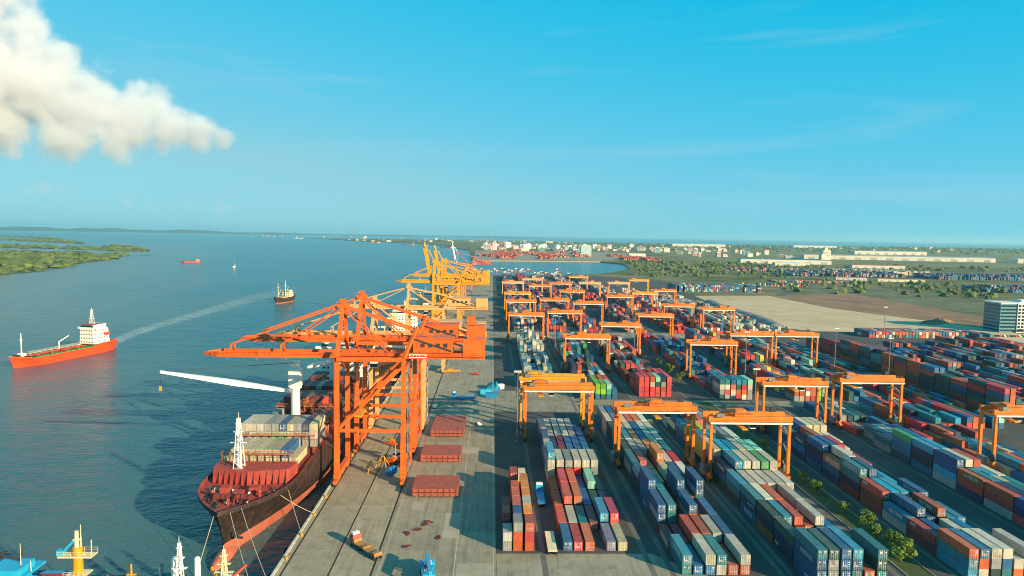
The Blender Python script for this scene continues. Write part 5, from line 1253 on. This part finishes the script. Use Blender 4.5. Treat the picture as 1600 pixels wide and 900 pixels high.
# ================================================================ far buildings
OFFW = mat('far_white_wall', (.66,.60,.50), .8, var=.15, scale=.05)
GREYR = mat('far_grey_roof', (.35,.37,.38), .7, var=.2, scale=.03)
BLUER = mat('far_blue_roof', (.03,.22,.34), .6, var=.2, scale=.03)
REDR = mat('far_red_roof', (.34,.12,.08), .8, var=.2, scale=.05)
def shed(x, y, w, d_, h_, label, roof=OFFW, wall=OFFW, rz=0, group=None, bays=6):
    r = empty('warehouse', (x,y,0), rz); tag(r, label, 'warehouse', group)
    MB().box(-w/2,w/2,0,d_,0,h_).build('wall', wall, r)
    b = MB(); n_ = 3
    for k in range(n_):
        y0, y1 = d_*k/n_-(.4 if k == 0 else 0), d_*(k+1)/n_+(.4 if k == n_-1 else 0); ym = (y0+y1)/2
        b.add([(-w/2-.5,y0,h_),(w/2+.5,y0,h_),(w/2+.5,ym,h_+d_*.03),(-w/2-.5,ym,h_+d_*.03),(w/2+.5,y1,h_),(-w/2-.5,y1,h_)], [(0,1,2,3),(3,2,4,5),(0,3,5),(1,4,2)])
    b.build('roof', roof, r)
    for k in range(bays):
        c = -w/2+w*(k+.5)/bays; MB().box(c-w/bays*.2,c+w/bays*.2,-.1,.02,0,h_*.55).build('door', GREYR, r)
shed(1750,2900,760,90,17,'long pale warehouse with the tower rising beside it',roof=GREYR,rz=-.22,bays=12)
shed(2480,2700,620,90,17,'long pale warehouse further inland, in line with the one by the tower',roof=GREYR,rz=-.22,bays=10)
shed(2400,4050,420,80,20,'long white shed behind the pale warehouses',roof=GREYR,rz=-.1,bays=8)
shed(1010,2320,300,60,14,'blue roofed shed standing before the long warehouses',roof=BLUER,rz=-.15)
shed(960,2150,110,40,9,'low pale shed near the white container depot',rz=-.15)
shed(1180,2050,150,40,9,'low pale shed with red doors beyond the depot',roof=REDR,rz=-.2)
shed(1980,6500,500,110,22,'pale hangar on the horizon, in front of the sea',rz=-.1)
shed(3300,6900,420,110,20,'farthest pale hangar on the horizon',rz=-.15)
shed(610,2850,70,40,14,'white shed on the far side of the basin',rz=.1)
shed(760,1420,60,20,6,'low building with red roof in the scrub',roof=REDR,rz=-.3)
shed(850,1390,90,16,5,'long low building with yellow wall in the scrub',wall=CREAM,roof=GREYR,rz=-.2)
tw = empty('water_tower', (1430,2890,0)); tag(tw, 'white tower block rising over the long pale warehouse', 'tower')
MB().box(-16,16,-12,12,0,40).build('shaft', OFFW, tw); MB().box(-24,-2,-13,13,0,24).box(-8,4,-9,9,40,52).build('annex', OFFW, tw)
w_ = MB()
for z_ in (10,17,24,31): windows(w_, -15, 15, -12.02, z_, 6, 2.4, 2.4, t=.2)
w_.build('window', GLASS, tw)
# glass-fronted bluish block across the basin
gb = empty('silo_block', (395,2860,0)); tag(gb, 'pale blue tall block on the far side of the basin', 'building')
MB().box(-22,22,0,30,0,42).box(-18,18,2,28,42,47).build('wall', mat('pale_blue_cladding',(.36,.50,.52),.6,var=.15,scale=.05), gb)
MB().box(-19,19,-.3,0,3,9).build('door', GREYR, gb)
# storage tanks
tnk = empty('storage_tank'); MB().cyl((0,0,0),(0,0,18),12,n=24).build('shell', WHITE, tnk); MB().cyl((0,0,18),(0,0,20.5),12.2,2,24).build('tank_roof', WHITE, tnk)
MB().beam((12.1,0,0),(8.6,8.6,18),.8,.3).build('stair', STEEL, tnk)
R2 = random.Random(44)
for i in range(26):
    o = tnk if i == 0 else copy_tree(tnk); o.location = (R2.uniform(-60,900), R2.uniform(3700,5200), 0); s_ = R2.uniform(.7,1.6); o.scale = (s_,s_,s_*R2.uniform(.8,1.5))
    tag(o, 'white storage tank in the far port beyond the basin', 'tank', 'white tanks in the far port')
# small buildings of the far town: a box with roof and windows, all copies share the meshes
def town_proto(wm_, rm_):
    r = empty('town_building'); MB().box(-10,10,-8,8,0,10).build('wall', wm_, r); MB().box(-10.6,10.6,-8.6,8.6,10,11).box(-3,3,-3,3,11,13.5).build('roof', rm_, r)
    w_ = MB()
    for z_ in (1.5,4.6,7.4): windows(w_, -9.5, 9.5, -8.02, z_, 5, 1.8, 1.6, t=.15)
    w_.build('window', GLASS, r); return r
tp = [town_proto(OFFW, GREYR), town_proto(OFFW, REDR), town_proto(mat('far_pink_wall',(.55,.35,.28),.8), OFFW), town_proto(mat('far_teal_wall',(.2,.38,.4),.8), BLUER)]
areas = [(-60,3600,1500,5600,120),(-1500,6600,900,8600,42),(-3600,9500,-600,11800,20),(900,3000,1600,3600,14),(1500,5200,4800,7600,45)]
names_ = ['pale house among many in the far port town','pale house with red roof among many in the far port town','pinkish house among many in the far port town','teal shed among many in the far port town']
used = set()
for x0,y0,x1,y1,n_ in areas:
    for i in range(n_):
        k = R2.choice((0,0,0,1,2,3)); o = tp[k] if k not in used else copy_tree(tp[k]); used.add(k)
        d_ = R2.uniform(0,1); o.location = (R2.uniform(x0,x1), R2.uniform(y0,y1), -.12); s_ = R2.uniform(.5,1.15); o.scale = (s_*R2.uniform(.8,2.2), s_, s_*R2.uniform(.6,2.2)); o.rotation_euler.z = R2.uniform(-.5,.5)
        tag(o, names_[k], 'building', 'buildings of the far port town')
# far-port cranes (small red gantries on the basin shore)
for i, x in enumerate((40,150,265)):
    b = MB()
    for sx in (-12,12):
        for sy in (-7,7): b.beam((sx,sy,0),(sx,sy,38),1.6,1.6)
        b.beam((sx,-7,14),(sx,7,14),1.2,1.5)
    b.beam((-14,0,39),(20,0,39),3,2).beam((-12,0,38),(-12,0,56),1.4,1.4).beam((-12,0,56),(20,0,40),.8,.8).beam((-14,0,40),(-24,0,74),2,1.4)
    for sy in (-7,7): b.beam((-12,sy,20),(12,sy,20),1.2,1.4)
    o = b.build('distant_crane', CRRED); o.location = (-20+x*.3, 3300+x*1.2, 0); o.rotation_euler.z = .1
    tag(o, 'small red crane with raised boom in the far port', 'crane', 'cranes of the far port')

# ---- office block at the edge of the sand field
OW = mat('office_white', (.68,.68,.64), .6, var=.1, scale=.1)
ob = empty('office_building', (503,628,0), .0); tag(ob, 'multi-storey office block with white window frames and dark glass', 'building')
MB().box(-22,26,0,22,0,27.5).build('wall', mat('blue_grey_cladding',(.06,.24,.31),.5,var=.15,scale=.1), ob)
MB().box(-22.5,26.5,-.5,22.5,27.5,28.3).box(4,14,8,16,28.3,30.6).build('roof', OW, ob)
for (c0,c1) in ((-6,1),(4,11),(14,24)):
    MB().box(c0,c1,-.9,0,0,29.0).build('bay', OW, ob)
for fl_ in range(8):
    z_ = 1.2+fl_*3.3
    for (c0,c1) in ((-6,1),(4,11),(14,24)):
        n_ = 2 if c1-c0 < 8 else 3
        for i in range(n_):
            a = c0+(c1-c0)*(i+.14)/n_; b_ = c0+(c1-c0)*(i+.86)/n_
            o = MB().box(a,b_,-.95,-.88,z_,z_+2.1).build('window', GLASS, ob); MB().box(a-.1,b_+.1,-1.1,-.9,z_-.18,z_).build('sill', OW, o)
    MB().box(-22.08,-22.0,1,21,z_,z_+1.7).build('window_band', GLASS, ob)
    MB().box(-21.5,-7,-.08,0,z_,z_+1.7).build('window_band', GLASS, ob)
MB().box(-3,8,-6,-1,3.4,3.9).box(-2.6,-2.2,-5.6,-5.2,0,3.4).box(7.2,7.6,-5.6,-5.2,0,3.4).build('entrance_canopy', OW, ob)
for k in range(14):
    car(435+k*3.6+R2.uniform(-.4,.4), 600+R2.uniform(-1,1), R2.uniform(-.1,.1), (WHITE,STEEL,DARK,REDPAINT)[k % 4], 'parked car in the row before the office block', 'cars parked before the office block')
# digger on the soil heap and low site huts
for k,(x,y) in enumerate(((470,700),(482,712),(455,690))):
    v = []; o = MB()
    for i in range(9):
        for j in range(9):
            u,w2_ = i/8*2-1,j/8*2-1; e = max(0,1-u*u-w2_*w2_); v.append((u*11,w2_*9,e*3.2*(1+.3*math.sin(i*2.3+j*1.7))))
    o.add(v,[(i*9+j,(i+1)*9+j,(i+1)*9+j+1,i*9+j+1) for i in range(8) for j in range(8)]); o = o.build('soil_heap', SOIL); o.location = (x,y,-.06); tag(o,'low heap of reddish soil beside the office block','soil heap','heaps of soil by the office block')

# long grey covered stockpile with a pale kerb at the yard edge of the sand field
v, f = [], []
for i in range(41):
    y_ = 640+i*6.5; xo = 275+.06*(y_-640)+4*math.sin(i*.16)
    for j in range(9):
        a_ = math.pi*j/8; v.append((xo-8*math.cos(a_), y_, max(0, 4.2*math.sin(a_)*(1 if 0 < i < 40 else .05)*(.9+.1*math.sin(i*1.3)))))
for i in range(40):
    for j in range(8): f.append((i*9+j,(i+1)*9+j,(i+1)*9+j+1,i*9+j+1))
o = MB().add(v, f).build('covered_stockpile', mat('grey_sheeting',(.20,.20,.19),.8,var=.3,scale=.1,dirt=(.35,.31,.24),dirt_amt=.6)); tag(o, 'long grey covered stockpile along the edge of the sand field', 'stockpile')
kb = MB()
for i in range(40):
    y_ = 640+i*6.5; xo = 284.5+.06*(y_-640)+4*math.sin(i*.16); x2 = 284.5+.06*(y_+6.5-640)+4*math.sin((i+1)*.16)
    kb.beam((xo,y_,.5),(x2,y_+6.5,.5),1.2,1.0)
kb.build('barrier_wall', OFFW)['kind'] = 'structure'

# ================================================================ air and cloud
HAZE = True
if HAZE:
    hzm = bpy.data.materials.new('haze_air'); hzm.use_nodes = True; n, l = hzm.node_tree.nodes, hzm.node_tree.links; n.clear()
    vol = n.new('ShaderNodeVolumePrincipled'); vol.inputs['Color'].default_value = (.45,.85,1.0,1); vol.inputs['Density'].default_value = 3.6e-5; vol.inputs['Anisotropy'].default_value = .2
    out = n.new('ShaderNodeOutputMaterial'); l.new(vol.outputs[0], out.inputs['Volume'])
    hb2 = MB().box(-46000,46000,-3100,61000,-9,300).build('haze', hzm); hb2['kind'] = 'stuff'; tag(hb2, 'thin bluish haze lying over the whole river delta', 'haze')

# ---- cumulus over the river: a real volume above the haze
def cloud(name, loc, blobs, dens, label, seed, scale=1.):
    """blobs: (x, z, r) in metres around loc, y thickness follows r"""
    bm = bmesh.new()
    xs0 = min(b[0]-b[2]*1.25 for b in blobs); xs1 = max(b[0]+b[2]*1.25 for b in blobs); zs0 = min(b[1]-b[2]*1.0 for b in blobs); zs1 = max(b[1]+b[2]*1.25 for b in blobs); R_ = max(b[2] for b in blobs)*1.25
    o = MB().box(xs0,xs1,-R_,R_,zs0,zs1)
    m = bpy.data.materials.new('cloud_vapour'); m.use_nodes = True; n, l = m.node_tree.nodes, m.node_tree.links; n.clear()
    t = n.new('ShaderNodeTexCoord')
    nz = n.new('ShaderNodeTexNoise'); nz.inputs['Scale'].default_value = .0050*scale; nz.inputs['Detail'].default_value = 9; nz.inputs['Roughness'].default_value = .68
    l.new(t.outputs['Object'], nz.inputs['Vector'])
    acc = None
    for (x, z, r) in blobs:
        d = n.new('ShaderNodeVectorMath'); d.operation = 'SUBTRACT'; l.new(t.outputs['Object'], d.inputs[0]); d.inputs[1].default_value = (x,0,z)
        sc = n.new('ShaderNodeVectorMath'); sc.operation = 'LENGTH'; l.new(d.outputs[0], sc.inputs[0])
        mr = n.new('ShaderNodeMath'); mr.operation = 'MULTIPLY_ADD'; l.new(sc.outputs['Value'], mr.inputs[0]); mr.inputs[1].default_value = -1/r; mr.inputs[2].default_value = 1
        if acc is None: acc = mr.outputs[0]
        else:
            mx = n.new('ShaderNodeMath'); mx.operation = 'SMOOTH_MAX'; mx.inputs[2].default_value = .12; l.new(acc, mx.inputs[0]); l.new(mr.outputs[0], mx.inputs[1]); acc = mx.outputs[0]
    # density = smoothstep(falloff + k*(noise-.5))
    a = n.new('ShaderNodeMath'); a.operation = 'MULTIPLY_ADD'; l.new(nz.outputs['Fac'], a.inputs[0]); a.inputs[1].default_value = 1.9; l.new(acc, a.inputs[2])
    mr = n.new('ShaderNodeMapRange'); mr.interpolation_type = 'SMOOTHSTEP'; l.new(a.outputs[0], mr.inputs[0]); mr.inputs[1].default_value = 1.0; mr.inputs[2].default_value = 1.66; mr.inputs[3].default_value = 0; mr.inputs[4].default_value = dens
    v = n.new('ShaderNodeVolumePrincipled'); v.inputs['Color'].default_value = (.905,.92,.955,1); v.inputs['Anisotropy'].default_value = .1; l.new(mr.outputs[0], v.inputs['Density'])
    out = n.new('ShaderNodeOutputMaterial'); l.new(v.outputs[0], out.inputs['Volume'])
    ob_ = o.build(name, m); ob_.location = loc; ob_.rotation_euler.z = math.atan2(-loc[0], loc[1]); ob_['kind'] = 'stuff'
    tag(ob_, label, 'cloud'); return ob_
CL = (-3870, 5780, 1500); K = 6.45
px_ = [(70,36,46),(36,64,66),(92,84,38),(28,150,92),(100,156,70),(152,178,58),(204,190,50),(252,194,42),(292,198,36),(322,204,22),(60,208,50),(128,220,40),(190,226,28),(232,168,36),(-45,120,110),(-65,30,90),(130,122,30),(214,150,24)]
cloud('cloud', CL, [((x-82)*K, (118-y)*K, r*K) for x, y, r in px_], .012, 'large white cumulus cloud over the river island', 1)
lo_ = [(84,293,16),(104,291,11),(66,296,10),(180,303,12),(205,305,9),(252,304,10),(298,310,15),(312,308,10)]
cloud('cloud', CL, [((x-62)*K, (122-y)*K, r*K) for x, y, r in lo_], .0022, 'faint row of small puffs low above the hills', 2, 2.2)
